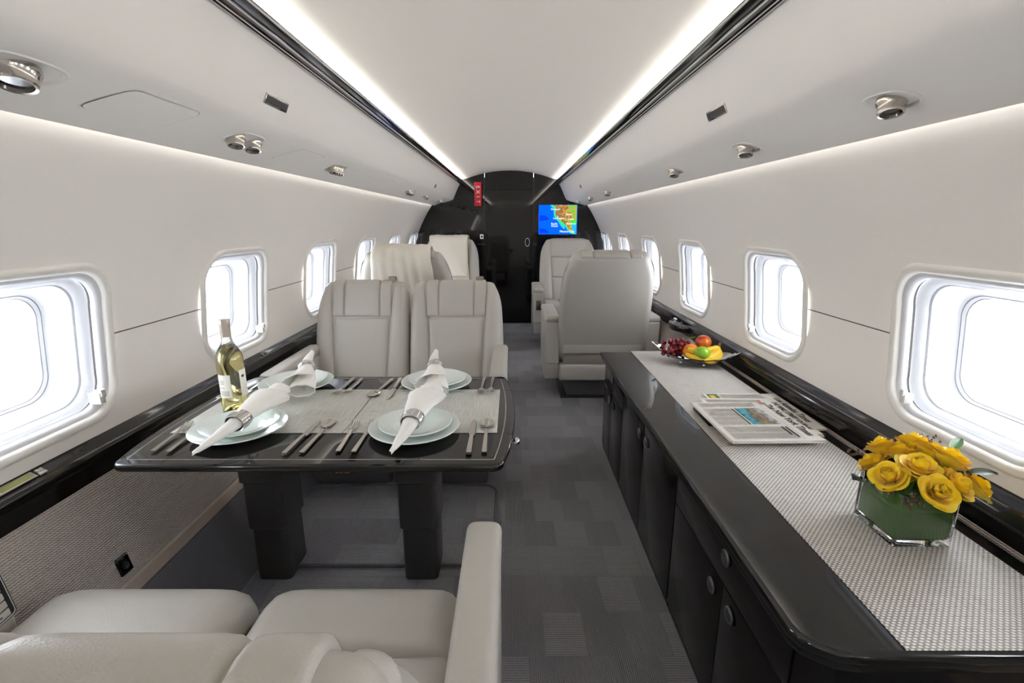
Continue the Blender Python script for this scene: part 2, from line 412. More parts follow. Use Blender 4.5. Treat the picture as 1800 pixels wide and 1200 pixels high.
def build_wall(side):
    g = G(); s = side; per = 16
    for k in KS:
        c = WC0+PITCH*k; hwc = PITCH/2
        A = rect_pts(hwc, ZB-WCZ, ZT-WCZ, per); B = ring_match(WHW, WHH, WRAD, per)
        rings = []
        for t in (0, .3, .55, .78, .92, 1.0):
            rings.append([(a[0]+(b[0]-a[0])*t, a[1]+(b[1]-a[1])*t) for a, b in zip(A, B)])
        g.add(*loft([[(s*prof(WCZ+dz), c+dy, WCZ+dz) for dy, dz in r] for r in rings]))
        zs = [ZT+(1.53-ZT)*i/8 for i in range(9)]
        g.add(*loft([[(s*prof(z), c-hwc+PITCH*j/per, z) for j in range(per+1)] for z in zs], False))
        g.add(*loft([[(s*prof(z), c-hwc+PITCH*j/per, z) for j in range(per+1)] for z in (.56, ZB)], False))
    me = mesh_of('wall', g.V, g.F, None, True, False)
    bm = bmesh.new(); bm.from_mesh(me); bmesh.ops.remove_doubles(bm, verts=bm.verts, dist=.0005); bmesh.ops.recalc_face_normals(bm, faces=bm.faces); bm.to_mesh(me); bm.free()
    me.polygons.foreach_set('use_smooth', [True]*len(me.polygons))
    nm = 'wall_left' if s < 0 else 'wall_right'
    w = O(nm, me, 'wall'); tag(w, 'off-white curved cabin sidewall with rounded windows on the %s' % ('dining table side' if s < 0 else 'credenza side'), None, None, 'structure')
    # horizontal panel joint between the windows
    for k in KS[:-1]:
        y0 = WC0+PITCH*k+WHW+.004; y1 = WC0+PITCH*(k+1)-WHW-.004; z = .942
        x = prof(z)
        O('panel_joint', box(s*x-.0012, s*x+.0012, y0, y1, z-.0017, z+.0017), 'gasket', w)
    return w
wall_l = build_wall(-1); wall_r = build_wall(1)

def window_layers(s, layers, n=10):
    rings = []
    for hw, hh, r, d in layers:
        rings.append([(s*(prof(WCZ+dz)+d), dy, dz) for dy, dz in rrect(hw, hh, r, n)])
    return loft(rings)
def build_window(s):
    root = E('window')
    O('frame', window_layers(s, [(.262, .234, .118, .002), (.258, .230, .115, -.006), (.250, .222, .108, -.010), (.240, .212, .10, -.008), (.234, .206, .097, .002), (.234, .206, .097, .012)]), 'window_frame', root, ang=60)
    O('inner_track', window_layers(s, [(.236, .208, .098, .004), (.226, .199, .092, .006), (.220, .193, .09, .012), (.219, .192, .09, .024)]), 'window_reveal', root, ang=60)
    O('shade_pocket', window_layers(s, [(.222, .195, .09, .022), (.224, .197, .09, .028), (.222, .195, .09, .034)]), 'gasket', root, ang=60)
    O('reveal', window_layers(s, [(.226, .198, .092, .032), (.214, .187, .088, .040), (.203, .178, .085, .052), (.199, .174, .084, .062), (.190, .168, .083, .085), (.180, .161, .082, .105), (.172, .155, .080, .115), (.166, .150, .078, .118), (.163, .147, .077, .122), (.158, .143, .075, .124), (.156, .141, .074, .16)]), 'window_reveal', root, ang=50)
    O('pane_seal', window_layers(s, [(.1685, .1522, .0790, .1160), (.1660, .1500, .0780, .1160)]), 'pane_seal', root, smooth=False)
    O('pane_seal', window_layers(s, [(.1600, .1446, .0760, .1215), (.1580, .1430, .0750, .1215)]), 'pane_seal', root, smooth=False)
    O('reveal_joint', window_layers(s, [(.2005, .1755, .0845, .0560), (.1985, .1740, .0840, .0600)]), 'pane_seal', root, smooth=False)
    V = [(s*(prof(WCZ+dz)+.14), dy, dz) for dy, dz in rrect(.16, .145, .076, 8)]
    O('pane', (V, [tuple(range(len(V)))]), 'window_pane', root, smooth=False)
    V = [(s*(prof(WCZ+dz)+.034), dy, dz) for dy, dz in rrect(.222, .195, .09, 8)]
    O('dust_pane', (V, [tuple(range(len(V)))]), 'window_pane', root, smooth=False)
    g = G(); x = s*prof(WCZ-.17)
    g.add(*box(x-.012*s, x+.016*s, .168, .186, -.178, -.148, .003)); g.add(*box(x-.018*s, x-.004*s, .170, .184, -.156, -.138, .003))
    O('shade_latch', g, 'button_grey', root)
    return root
wn = 0
for s in (-1, 1):
    proto = build_window(s); first = True
    for k in (0, 1, 2, 3, 4, 5, -1, -2, -3):
        if k not in KS: continue
        w = proto if first else clone(proto); first = False
        wn += 1; w.name = 'window_%d' % wn; w.location = (0, WC0+PITCH*k, WCZ)
        tag(w, 'rounded cabin window %s, %s' % ('above the dining table side ledge' if s < 0 else 'above the credenza side ledge', ['first', 'second', 'third', 'fourth', 'fifth', 'sixth', 'third behind', 'second behind', 'first behind'][k] + (' from the camera' if k >= 0 else ' the camera')), None, None, 'structure')

# floor
O('floor', box(-1.2, 1.2, Y0, Y1+.4, -.05, 0), 'carpet', smooth=False)
tag(bpy.data.objects['floor'], 'dark grey loop-pile carpet in a staggered block pattern', None, None, 'structure')
# ceiling
CP = []
for i in range(-14, 15):
    x = .52*i/14; CP.append((x, 1.879-.345*x*x))
CP = [(-.66, 1.80), (-.61, 1.786), (-.565, 1.781)] + CP + [(.565, 1.781), (.61, 1.786), (.66, 1.80)]
ceil = O('ceiling', sweep_y(CP, Y0, Y1, 1), 'ceiling', ang=None); tag(ceil, 'white arched cabin ceiling lit from the coves', None, None, 'structure')

# overhead panels, rails and lights
BP = [(.640, 1.80), (.600, 1.742), (.602, 1.720), (.616, 1.701), (.638, 1.656), (.667, 1.592), (.682, 1.558), (.691, 1.545), (.705, 1.535), (.740, 1.523), (.80, 1.508), (.88, 1.487), (.922, 1.473), (.927, 1.474), (.928, 1.480), (.86, 1.505), (.80, 1.56)]
def psu_z(x):
    for a, b in zip(BP[6:], BP[7:]):
        if a[0] <= x <= b[0]: return a[1]+(b[1]-a[1])*(x-a[0])/(b[0]-a[0])
    return 1.5
n = 0
for s in (-1, 1):
    n += 1
    who = 'dining table side' if s < 0 else 'credenza side'
    o = O('trim_%d' % n, sweep_y([(s*x, z) for x, z in BP], Y0, Y1, 1), 'bin', ang=28)
    tag(o, 'off-white overhead service panel running along the %s' % who, None, None, 'structure')
    r = O('trim_%d' % (n+2), sweep_y([(s*x, z) for x, z in [(.536, 1.740), (.529, 1.735), (.534, 1.727), (.560, 1.722), (.585, 1.721), (.598, 1.722), (.602, 1.730), (.600, 1.740)]], Y0, Y1, 1, True), 'black_trim', ang=30)
    tag(r, 'glossy black ceiling rail with chrome lines on the %s' % who, None, None, 'structure')
    for x, z, w in ((.531, 1.730, .0022), (.560, 1.7205, .0028), (.582, 1.7195, .0018), (.594, 1.7195, .0018)):
        O('chrome_line', box(s*x-w, s*x+w, Y0, Y1, z-.0022, z+.001), 'chrome', r, smooth=False)
    l = O('cove_light', box(min(s*.575, s*.595), max(s*.575, s*.595), Y0+.02, Y1-.02, 1.743, 1.747), 'led', smooth=False)
    tag(l, 'hidden light strip behind the ceiling rail on the %s' % who, 'light')
    l = O('wall_wash_light', box(min(s*.893, s*.906), max(s*.893, s*.906), Y0+.02, Y1-.02, 1.499, 1.503), 'led_wall', smooth=False)
    tag(l, 'hidden light strip washing the sidewall on the %s' % who, 'light')
# backs of the service panels close the light troughs
for s in (-1, 1):
    O('trim_%d' % (5 if s < 0 else 6), sweep_y([(s*x, z) for x, z in [(.66, 1.806), (.66, 1.83), (1.0, 1.75), (.91, 1.53), (.86, 1.53)]], Y0, Y1, 1), 'bin', smooth=False)
    tag(bpy.data.objects['trim_%d' % (5 if s < 0 else 6)], 'closing panel above the overhead bin on the %s' % ('table side' if s < 0 else 'credenza side'), None, None, 'structure')

# ledge, dado and carpeted riser along both walls
LEDGE = [(1.200, .678), (1.182, .664), (1.165, .655), (1.152, .647), (1.143, .633), (1.140, .618), (1.145, .613), (1.146, .598), (1.150, .595), (1.152, .560), (1.195, .560)]
for s in (-1, 1):
    who = 'dining table side' if s < 0 else 'credenza side'
    o = O('trim_%d' % (7 if s < 0 else 8), sweep_y([(s*x, z) for x, z in LEDGE], Y0, Y1, 1), 'black_trim', ang=25)
    tag(o, 'glossy black side ledge under the windows on the %s' % who, None, None, 'structure')
    par = wall_l if s < 0 else wall_r
    O('dado_panel', sweep_y([(s*x, z) for x, z in [(1.165, .565), (1.150, .56), (1.126, .50), (1.085, .36), (1.066, .275)]], Y0, Y1, 1), 'dado_fabric', par)
    O('dado_trim', sweep_y([(s*x, z) for x, z in [(1.068, .278), (1.058, .272), (1.049, .238), (1.055, .232)]], Y0, Y1, 1), 'dado_trim', par)
    o = O('baseboard_left' if s < 0 else 'baseboard_right', sweep_y([(s*x, z) for x, z in [(1.06, .236), (1.046, .235), (.955, .03), (.93, .0)]], Y0, Y1, 1), 'dark_fabric')
    tag(o, 'dark carpeted riser at the foot of the wall on the %s' % who, None, None, 'structure')

# front bulkhead and door
def bulk_poly():
    P = [(x, z) for x, z in CP if abs(x) <= .53]
    right = [(.61, 1.80), (.66, 1.80), (.95, 1.60), (1.03, 1.45), (1.11, 1.27), (1.19, 1.07), (1.22, .85), (1.2, 0)]
    left = [(-x, z) for x, z in reversed(right)]
    return left + P + right
BK = bulk_poly()
def clip_poly(poly, x0, x1):
    def cl(P, f, inter):
        out = []
        for i in range(len(P)):
            a, b = P[i-1], P[i]
            if f(b):
                if not f(a): out.append(inter(a, b))
                out.append(b)
            elif f(a): out.append(inter(a, b))
        return out
    def at_x(X): return lambda a, b: (X, a[1]+(b[1]-a[1])*(X-a[0])/(b[0]-a[0]))
    P = cl(poly, lambda p: p[0] >= x0, at_x(x0)); return cl(P, lambda p: p[0] <= x1, at_x(x1))
wf = E('wall_front', (0, Y1, 0)); tag(wf, 'glossy black front bulkhead with the door opening in the middle', None, None, 'structure')
O('panel', prism(clip_poly(BK, -1.3, -.303), 0, .05, 0, axis='y'), 'black', wf)
O('panel', prism(clip_poly(BK, .291, 1.3), 0, .05, 0, axis='y'), 'black', wf)
O('panel', prism([(x, z) for x, z in clip_poly(BK, -.301, .289) if z > 1] + [(.289, 1.66), (-.301, 1.66)], 0, .05, 0, axis='y'), 'black', wf)
for x in (-.302, .290):
    O('edge_strip', box(x-.0015, x+.0015, -.001, .002, .0, 1.8), 'gasket', wf)
O('panel_joint', box(-.40, -.303, -.0015, .001, 1.008-.002, 1.010), 'nickel', wf)
O('panel_joint', box(.291, .34, -.0015, .001, 1.008-.002, 1.010), 'nickel', wf)
O('threshold', box(-.5, .5, -.012, .0, 0, .008, .002), 'nickel', wf)
d1 = E('door_1', (0, Y1+.03, 0)); tag(d1, 'glossy black sliding door in the middle of the front bulkhead', None, None, 'structure')
O('leaf', box(-.302, .290, .0, .04, .0, 1.66), 'black', d1, smooth=False)
O('ring_pull', ([(x*.55+.222, -.004+y, z+1.03) for x, y, z in [(v[0], v[2], v[1]) for v in loft([[((.05+.004*math.cos(t))*math.cos(a), (.05+.004*math.cos(t))*math.sin(a), .004*math.sin(t)) for t in [k*math.pi/3 for k in range(6)]] for a in [j*2*math.pi/24 for j in range(25)]])[0]]], loft([[(0, 0, 0)]*6]*25)[1]), 'white_paint', d1)
sw = E('wall_switch', (-.345, Y1-.001, 1.10)); tag(sw, 'small white-framed square switch on the black bulkhead', 'switch')
O('plate', box(-.022, .022, -.006, 0, -.028, .028, .003), 'white_paint', sw); O('rocker', box(-.010, .010, -.009, -.004, -.012, .012, .002), 'lens_dark', sw)
# rear wall closes the cabin behind the camera
o = O('wall_back', prism(BK, Y0-.05, Y0, 0, axis='y'), 'wall', smooth=False); tag(o, 'plain off-white rear bulkhead behind the camera', None, None, 'structure')

# exit sign and monitor
ex = E('exit_sign', (-.378, Y1-.10, 1.60)); tag(ex, 'red vertical EXIT sign projecting beside the black bulkhead', 'sign')
O('plate', box(-.043, .043, -.006, .006, -.138, .138, .004), 'red_sign', ex); O('bracket', box(-.047, -.041, -.004, .10, .10, .13), 'dark_metal', ex)
for i, ch in enumerate('EXIT'):
    text('letter', ch, .062, 'white_paint', ex, frame((0, -.0068, .082-.056*i), (0, 0, -1), (1, 0, 0)))
mo = E('wall_monitor', (.594, Y1-.001, 1.304)); tag(mo, 'lit moving-map screen on the black bulkhead showing a coastline', 'screen')
HW, HH = .236, .176
O('bezel', box(-HW-.006, HW+.006, -.008, 0, -HH-.006, HH+.006, .003), 'lens_dark', mo)
O('screen', box(-HW, HW, -.010, -.006, -HH, HH), 'map_sea', mo, smooth=False)
def flat(name, pts, mat, parent, y, th=.0008):
    return O(name, prism(pts, y-th, y, 0, axis='y'), mat, parent, smooth=False)
def mp(u, v): return ((u-300)/1020*2*HW-HW, HH-(v-225)/795*2*HH)
flat('deep_sea', [mp(*p) for p in ((325, 500), (480, 510), (570, 590), (560, 630), (420, 650), (325, 670))], 'map_deep', mo, -.0102)
flat('deep_sea', [mp(*p) for p in ((325, 845), (460, 870), (560, 940), (590, 985), (325, 985))], 'map_deep', mo, -.0102)
coast = [(640, 228), (700, 300), (725, 350), (715, 430), (725, 510), (770, 590), (830, 640), (880, 720), (920, 780), (985, 860), (975, 800), (930, 720), (900, 680), (960, 730), (1030, 800), (1090, 900), (1140, 965), (1220, 1005), (1280, 1012), (1260, 980), (1200, 880), (1180, 790), (1195, 740), (1310, 720), (1310, 228)]
flat('shallows', [mp(*p) for p in [(590, 228), (640, 290), (690, 350), (690, 430), (700, 520), (745, 605), (800, 655), (880, 780), (930, 840), (985, 885), (1010, 850), (1000, 800), (1060, 900), (1110, 970), (1200, 1012), (1310, 1015), (1310, 228)]], 'map_shallow', mo, -.0104)
flat('coast', [mp(*p) for p in coast], 'map_coast', mo, -.0107)
flat('land', [mp(*p) for p in [(680, 228), (745, 290), (760, 350), (735, 430), (745, 490), (800, 580), (880, 650), (960, 700), (1050, 800), (1110, 900), (1160, 950), (1250, 1000), (1190, 880), (1160, 790), (1180, 700), (1310, 640), (1310, 228)]], 'map_land', mo, -.0110)
for tx, u, v, sz in (('Portland', 735, 345, .030), ('Denver', 1100, 478, .026), ('Los Angeles', 830, 585, .028), ('Dallas', 1160, 608, .028), ('Pacific', 722, 735, .032), ('Ocean', 725, 792, .032), ('Monterrey', 1165, 730, .026), ('Mexico City', 1060, 942, .036)):
    x, z = mp(u, v); text('map_label', tx, sz, 'map_text', mo, frame((x, -.0120, z), (1, 0, 0), (0, 0, 1)))

# ------------------------------------------------------------------ ceiling fittings
def fitting(x, y, s, nn, label, rx=.06, ry=.09, big=False):
    z = psu_z(abs(x)); tilt = math.atan2(-.075, .255)
    root = E('air_vent', (x, y, z), rot=(0, -s*tilt if False else s*.28, 0))
    pts = [((rx*math.copysign(abs(math.cos(a))**.7, math.cos(a))), (ry*math.copysign(abs(math.sin(a))**.8, math.sin(a)))) for a in [k*2*math.pi/32 for k in range(32)]]
    rings = [[(px*k, py*k, zz) for px, py in pts] for k, zz in ((1.0, .004), (1.0, -.002), (.96, -.004), (.88, -.003), (.84, .001))]
    O('plate', loft(rings, True, True, True), 'window_frame', root, ang=60)
    sp = [0] if nn == 1 else [(-.5+i/(nn-1))*ry*1.15 for i in range(nn)]
    r = .03 if big else (.024 if nn <= 2 else .017)
    for yy in sp:
        ang = (R(14*s), R(18), 0)
        n = O('nozzle', lathe([(r*1.12, .004), (r*1.15, -.006), (r*1.02, -.012), (r*.98, -.022), (r, -.026), (r*.94, -.029), (r*.80, -.028), (r*.78, -.020)], 24, True, False), 'steel', root, (0, yy, 0), (R(-16), R(-10*s), 0))
        O('lens', lathe([(r*.8, -.021), (r*.8, -.0225)], 20), 'lens_dark', n)
    tag(root, label, 'air vent', 'overhead air vents')
    return root
ordl = ['largest, nearest the camera', 'second from the camera', 'third from the camera', 'fourth from the camera', 'fifth from the camera', 'farthest from the camera']
for i, (y, nn) in enumerate(((.868, 1), (1.562, 2), (2.345, 4), (4.0, 2), (4.73, 1), (5.64, 2))):
    fitting(-.778, y, -1, nn, 'white overhead vent plate above the dining side wall, ' + ordl[i], big=(i == 0), rx=.046, ry=.082)
for i, (y, nn) in enumerate(((1.062, 1), (1.686, 1), (2.402, 1), (4.04, 1), (4.90, 1), (5.81, 1))):
    fitting(.795, y, 1, nn, 'white overhead vent plate above the credenza side wall, ' + ordl[i], rx=.040, ry=.058)
def bin_face_x(z):
    for a, b in zip(BP, BP[1:]):
        if b[1] <= z <= a[1] and b[0] > a[0]: return a[0]+(b[0]-a[0])*(a[1]-z)/(a[1]-b[1])
    return .65
for i, (s, y, z, L) in enumerate(((-1, 1.538, 1.609, .068), (1, 1.620, 1.600, .068), (-1, 4.60, 1.592, .022), (1, 4.675, 1.594, .022))):
    x = bin_face_x(z)
    g = E('speaker_grille', (s*x, y, z)); m = frame((s*x, y, z), (0, -s, 0), (s*-.41, 0, .91)); g.matrix_local = m
    hh = .0145 if L > .05 else .016
    O('rim', box(-L, L, -hh, hh, -.004, .004, .002), 'steel', g); O('mesh_panel', box(-L+.0045, L-.0045, -hh+.0045, hh-.0045, .002, .0055), 'grille', g)
    tag(g, '%s dark grille on the overhead panel above the %s' % ('rectangular chrome-rimmed' if L > .05 else 'tiny square far', 'dining table side' if s < 0 else 'credenza side'), 'grille')
# service doors on the overhead panels (thin joint outlines)
for s, yy, hw_, lab in ((-1, 1.165, .115, 'nearest the camera'), (-1, 1.965, .115, 'between the double and fourfold vents'), (-1, 3.15, .11, 'farther along above the wall'), (1, 3.12, .12, 'above the club chairs')):
    x0, x1 = .722, .843
    pts = rrect((x1-x0)/2, hw_, .025, 5)
    V = []; 
    for k, off in ((1.0, .0), (1.0, 1)):
        for px, py in pts:
            q = 1 if off == 0 else .985
            xx = (x0+x1)/2+px*q; V.append((s*xx, yy+py*q, psu_z(xx)-.0012))
    nn = len(pts); F = [(i, (i+1) % nn, nn+(i+1) % nn, nn+i) for i in range(nn)]
    V2 = [(s*((x0+x1)/2+px*.985), yy+py*.985, psu_z((x0+x1)/2+px*.985)-.0016) for px, py in pts]
    rt = E('service_door', (0, 0, 0)); tag(rt, 'flush white service door in the overhead panel, %s, %s' % ('dining side' if s < 0 else 'credenza side', lab), 'panel')
    O('joint', (V, F), 'leather_welt', rt, smooth=False); O('door_panel', (V2, [tuple(range(nn))]), 'bin', rt, smooth=False)

# ------------------------------------------------------------------ seats
def patch(pf, s0, s1, xl, xr, t, nx=14, ns=18, p=5, sink=.003, drop=None, soft=.55, x_edge=True, puff_s=(True, True)):
    """puffed leather panel lying on a path; pf(s)->(y,z,ny,nz); xl,xr functions of s"""
    V = []
    def f(a, both):
        q = abs(2*a-1) if both == (True, True) else ((1-a) if both[0] and False else 0)
        return q
    for i in range(ns+1):
        b = i/ns
        bb = .5-.5*math.cos(math.pi*b) if True else b
        s = s0+(s1-s0)*bb; y, z, ny, nz = pf(s)
        qb = abs(2*bb-1)
        if bb < .5 and not puff_s[0]: qb = 0
        if bb > .5 and not puff_s[1]: qb = 0
        for j in range(nx+1):
            a = j/nx; aa = .5-.5*math.cos(math.pi*a); x = xl(s)+(xr(s)-xl(s))*aa
            qa = abs(2*aa-1)
            d = t*((1-qa**p)*(1-qb**(p*1.6)))**soft-sink*max(qa**12, qb**20)
            if drop: d -= drop(x, s)
            V.append((x, y+ny*d, z+nz*d))
    F = [(i*(nx+1)+j, i*(nx+1)+j+1, (i+1)*(nx+1)+j+1, (i+1)*(nx+1)+j) for i in range(ns) for j in range(nx)]
    return V, F
def pad(outline, thick, r, place, n=5):
    """prism with fully rounded rim; outline [(x,s)], place(x,s,d)->xyz"""
    N = len(outline)
    nor = []
    for i in range(N):
        a, b = outline[i-1], outline[(i+1) % N]; tx, ts = b[0]-a[0], b[1]-a[1]; L = math.hypot(tx, ts) or 1
        nor.append((ts/L, -tx/L))
    area = sum(outline[i-1][0]*outline[i][1]-outline[i][0]*outline[i-1][1] for i in range(N))
    sg = 1 if area > 0 else -1
    rings = []
    seq = [(r*(1-math.sin(k*math.pi/2/n)), -r*(1-math.cos(k*math.pi/2/n))) for k in range(n+1)]
    seq += [(i, -thick-d) for i, d in reversed(seq)]
    for ins, d in seq:
        mx_ = max(abs(p[0]) for p in outline); s0 = min(p[1] for p in outline); s9 = max(p[1] for p in outline)
        rings.append([place(p[0]*(1-ins/mx_), s0+(p[1]-s0)*(1-ins/(s9-s0)), d) for p in outline])
    V, F = loft(rings, True, False, False)
    for base in (0, (len(rings)-1)*N):        # flat faces: strips between the two flanks
        for i in range(N//2-1):
            a, b, c, e = base+i, base+i+1, base+N-2-i, base+N-1-i
            F.append((a, b, c, e))
    return V, F

def make_seat(name, w, ztop, tl, tr, arm_l, arm_r, arm_w=.075, arm_front=-.36, arm_top=.61, splits=(.70,), wing=.33, rear=False, single=False, cush_w=None, cush_dx=0.0, vest=False, lower=False):
    root = E(name)
    rec = R(17); zb, yb = .40, .125; Rr = .05
    d = (math.sin(rec), math.cos(rec)); nrm = (-math.cos(rec), math.sin(rec))
    Lf = (ztop-Rr-zb)/d[1]; Lt = Lf+Rr
    y_end, z_end = yb+d[0]*Lf, zb+d[1]*Lf
    cy, cz = y_end-nrm[0]*Rr, z_end-nrm[1]*Rr
    def bp(s):
        if s <= Lf: return yb+d[0]*s, zb+d[1]*s, nrm[0], nrm[1]
        a = (s-Lf)/Rr
        if a <= math.pi:
            ny, nz = nrm[0]*math.cos(a)+d[0]*math.sin(a), nrm[1]*math.cos(a)+d[1]*math.sin(a)
            return cy+Rr*ny, cz+Rr*nz, ny, nz
        q = s-Lf-math.pi*Rr
        return cy-nrm[0]*Rr-d[0]*q, cz-nrm[1]*Rr-d[1]*q, -nrm[0], -nrm[1]
    def place(x, s, dep):
        return (x, yb+d[0]*s+nrm[0]*dep, zb+d[1]*s+nrm[1]*dep)
    def hw(s, t):
        u = max(0, min(1, s/Lt)); lin_ = w/2-t*.55*max(0, (u-.35)/.65)**2.0
        s1 = Lt*.66
        if s > s1: lin_ = lin_-t*.9*(((s-s1)/(Lt-s1))**3.2)
        return lin_
    n = 18; ol = []
    ss = [-.08+(Lt-.02+.08)*i/n for i in range(n+1)]
    right = [(hw(s, tr), s) for s in ss]; left = [(-hw(s, tl), s) for s in ss]
    # rounded top corners
    def corner(x, sgn):
        return [(x-sgn*.04*(1-math.cos(R(a))), Lt-.02+.02*math.sin(R(a))) for a in (30, 60, 90)]
    ol = right + corner(right[-1][0], 1) + list(reversed(corner(left[-1][0], -1))) + list(reversed(left))
    O('back_shell', pad(ol, 2*Rr, Rr*.98, place), 'leather', root, ang=None)
    hx = w*.318
    def xl(s): return -hx*(.86+.14*min(1, max(0, s/Lf)))
    def xr(s): return hx*(.86+.14*min(1, max(0, s/Lf)))
    def drop(x, s):
        e_r = hw(min(s, Lt), tr)-x; e_l = x+hw(min(s, Lt), tl); e = min(e_r, e_l)
        q = max(0.0, min(1.0, (Rr-e)/Rr)); return Rr*(1-math.sqrt(max(0, 1-q*q)))*(1 if s < Lf else .35)+.020*max(0, min(1, (s-.72*Lf)/(.28*Lf)))
    s_end = Lf+Rr*math.pi*.86
    while hw(s_end, tl) < hx+.02 and s_end > .1: s_end -= .01
    O('side_bolster', patch(bp, .0, s_end, lambda s: xr(s)+.002, lambda s: hw(s, tr)+.001, .030, 12, 26, 3.2, drop=drop, soft=.6), 'leather', root, ang=None)
    O('side_bolster', patch(bp, .0, s_end, lambda s: -hw(s, tl)-.001, lambda s: xl(s)-.002, .030, 12, 26, 3.2, drop=drop, soft=.6), 'leather', root, ang=None)
    sh = Lf*splits[0]
    prev = .02
    cuts = [sh] if len(splits) == 1 else [Lf*splits[1], sh]
    for c in cuts:
        O('back_panel', patch(bp, prev, c-.003, lambda s: xl(s)+.002, lambda s: xr(s)-.002, .014, 14, 16, 10), 'leather', root, ang=None); prev = c+.003
    h_end = Lf+Rr*math.pi*.86
    ww = hx*(2*wing) if wing else 0
    hp = [(-hx, hx)] if not wing else [(-hx, -hx*.60), (-hx*.60, hx*.60), (hx*.60, hx)]
    for a, b in hp:
        O('headrest_panel', patch(bp, sh+.002, h_end, lambda s, a=a: a+.0015, lambda s, b=b: b-.0015, .012, 12, 30, 14), 'leather', root, ang=None)
    # cushion
    cw = cush_w or w-.05; cx = cush_dx; yf = -.35; rc = .07; zc = .445
    O('cushion_body', [box(cx-cw/2+.008, cx+cw/2-.008, yf+.015, .16, .27, zc-.012, .03, 3)][0], 'leather', root)
    ya = .13
    La = ya-(yf+rc)
    def cp(s):
        if s <= La: return ya-s, zc-.012+.0*s, 0, 1
        a = (s-La)/rc
        if a <= math.pi/2: return yf+rc-rc*math.sin(a), zc-.012-rc+rc*math.cos(a), -math.sin(a), math.cos(a)
        return yf, zc-.012-rc-(s-La-rc*math.pi/2), -1, 0
    sm = .13+.16
    l_, r_ = cx-cw/2, cx+cw/2
    cdrop = lambda x, s: .05*(1-math.sqrt(max(0, 1-min(1, max(0, (.05-min(x-l_, r_-x))/.05))**2)))*.9
    O('cushion_panel', patch(cp, sm+.002, La+rc*1.57+.06, lambda s: l_, lambda s: r_, .026, 18, 20, 7, drop=cdrop), 'leather', root, ang=None)
    q = cw*.30
    for a, b in ((l_, l_+q), (l_+q, r_-q), (r_-q, r_)):
        O('cushion_panel', patch(cp, .0, sm-.002, lambda s, a=a: a+.0015, lambda s, b=b: b-.0015, .013, 10, 14, 11, drop=cdrop), 'leather', root, ang=None)
    # arms
    for sg, xa in ((-1, arm_l), (1, arm_r)):
        if xa is None: continue
        aw = arm_w/2
        yb2 = .20 if not single else .22
        zlow = .15 if single else .17
        wall_arm = (not single) and abs(xa) > .253; zl = .40 if wall_arm else .27
        a = O('armrest', box(xa-aw, xa+aw, arm_front, yb2, zl, arm_top-.045, .012, 3), 'leather', root)
        if wall_arm: O('arm_seam', box(xa-aw-.002, xa+aw+.002, arm_front-.002, yb2, arm_top-.105, arm_top-.100), 'leather_welt', a)
        O('arm_pad', box(xa-aw-.003, xa+aw+.003, arm_front-.006, yb2+.004, arm_top-.048, arm_top, .022, 4), 'leather', a)
        if not wall_arm: O('arm_skirt', prism([(arm_front+.03, zlow), (yb2-.03, zlow), (yb2+.002, .268), (arm_front-.002, .268)], xa-aw, xa+aw, .008, 2, axis='x'), 'leather', a)
    if single:
        O('rear_panel', box(-w/2+.03, w/2-.03, .17, .235, .345, .478, .014, 3), 'leather', root)
        O('rear_inset', box(-w/2+.04, w/2-.04, .17, .222, .265, .348, .006), 'leather_welt', root)
        O('seat_valance', box(-w/2+.01, w/2-.01, -.30, .236, .145, .268, .02, 3), 'leather', root)
        O('pedestal', prism([(-.24, -.22), (.24, -.22), (.24, .16), (-.24, .16)], .0, .15, .0), 'dark_fabric', root)
        O('floor_track', box(-.29, .29, -.30, .20, 0, .012, .004), 'dark_metal', root)
    else:
        O('seat_base', box(cx-cw/2+.04, cx+cw/2-.04, -.31, .20, .15, .275, .012), 'leather', root)
        O('pedestal', box(cx-.215, cx+.215, -.25, .18, .0, .155, .01), 'dark_fabric', root)
        if vest:
            pl = O('placard', box(-.048, .048, -.2535, -.249, .052, .078, .001), 'brown_placard', root)
            text('lettering', 'LIFE VEST INSIDE', .0125, 'label_paper', pl, frame((0, -.2545, .065), (1, 0, 0), (0, 0, 1)), sx=.8)
    return root
def put(o, x, y, rz, label, group):
    o.location = (x, y, 0); o.rotation_euler = (0, 0, rz); tag(o, label, 'seat', group); return o
GD, GS = 'double seats at the dining table', 'single club chairs'
mid_l = make_seat('dining_armchair', .525, .957, .042, .025, -.262, None, vest=True, cush_dx=.01)
put(mid_l, -.81, 2.43, 0, 'beige leather seat beside the window facing the camera across the dining table', GD)
mid_r = make_seat('dining_armchair', .525, .957, .025, .042, None, .250, cush_w=.46, cush_dx=-.025)
put(mid_r, -.283, 2.43, 0, 'beige leather aisle seat facing the camera across the dining table', GD)
near_l = make_seat('dining_armchair', .525, .957, .025, .042, None, .262, cush_dx=-.01, arm_front=-.25)
put(near_l, -.81, .62, math.pi, 'cropped beige leather window seat in the foreground with control panel on its armrest', GD)
near_r = make_seat('dining_armchair', .525, .957, .042, .025, -.250, None, cush_w=.46, cush_dx=.025)
put(near_r, -.283, .62, math.pi, 'foreground beige leather aisle seat seen over its headrest', GD)
club = make_seat('club_chair', .64, 1.10, .06, .06, -.36, .36, arm_w=.10, arm_top=.625, arm_front=-.34, single=True, wing=.30, cush_w=.60)
put(club, .68, 3.60, math.pi, 'beige club chair with its back to the camera behind the credenza', GS)
c2 = clone(club); put(c2, -.68, 3.60, math.pi, 'beige club chair with a cream blanket over its back, behind the dining seats', GS)
club2 = make_seat('club_chair', .64, 1.10, .06, .06, -.36, .36, arm_w=.10, arm_top=.625, arm_front=-.34, single=True, wing=None, splits=(.76, .42), cush_w=.60)
put(club2, .66, 5.22, 0, 'pale club chair facing the camera under the map screen', GS)
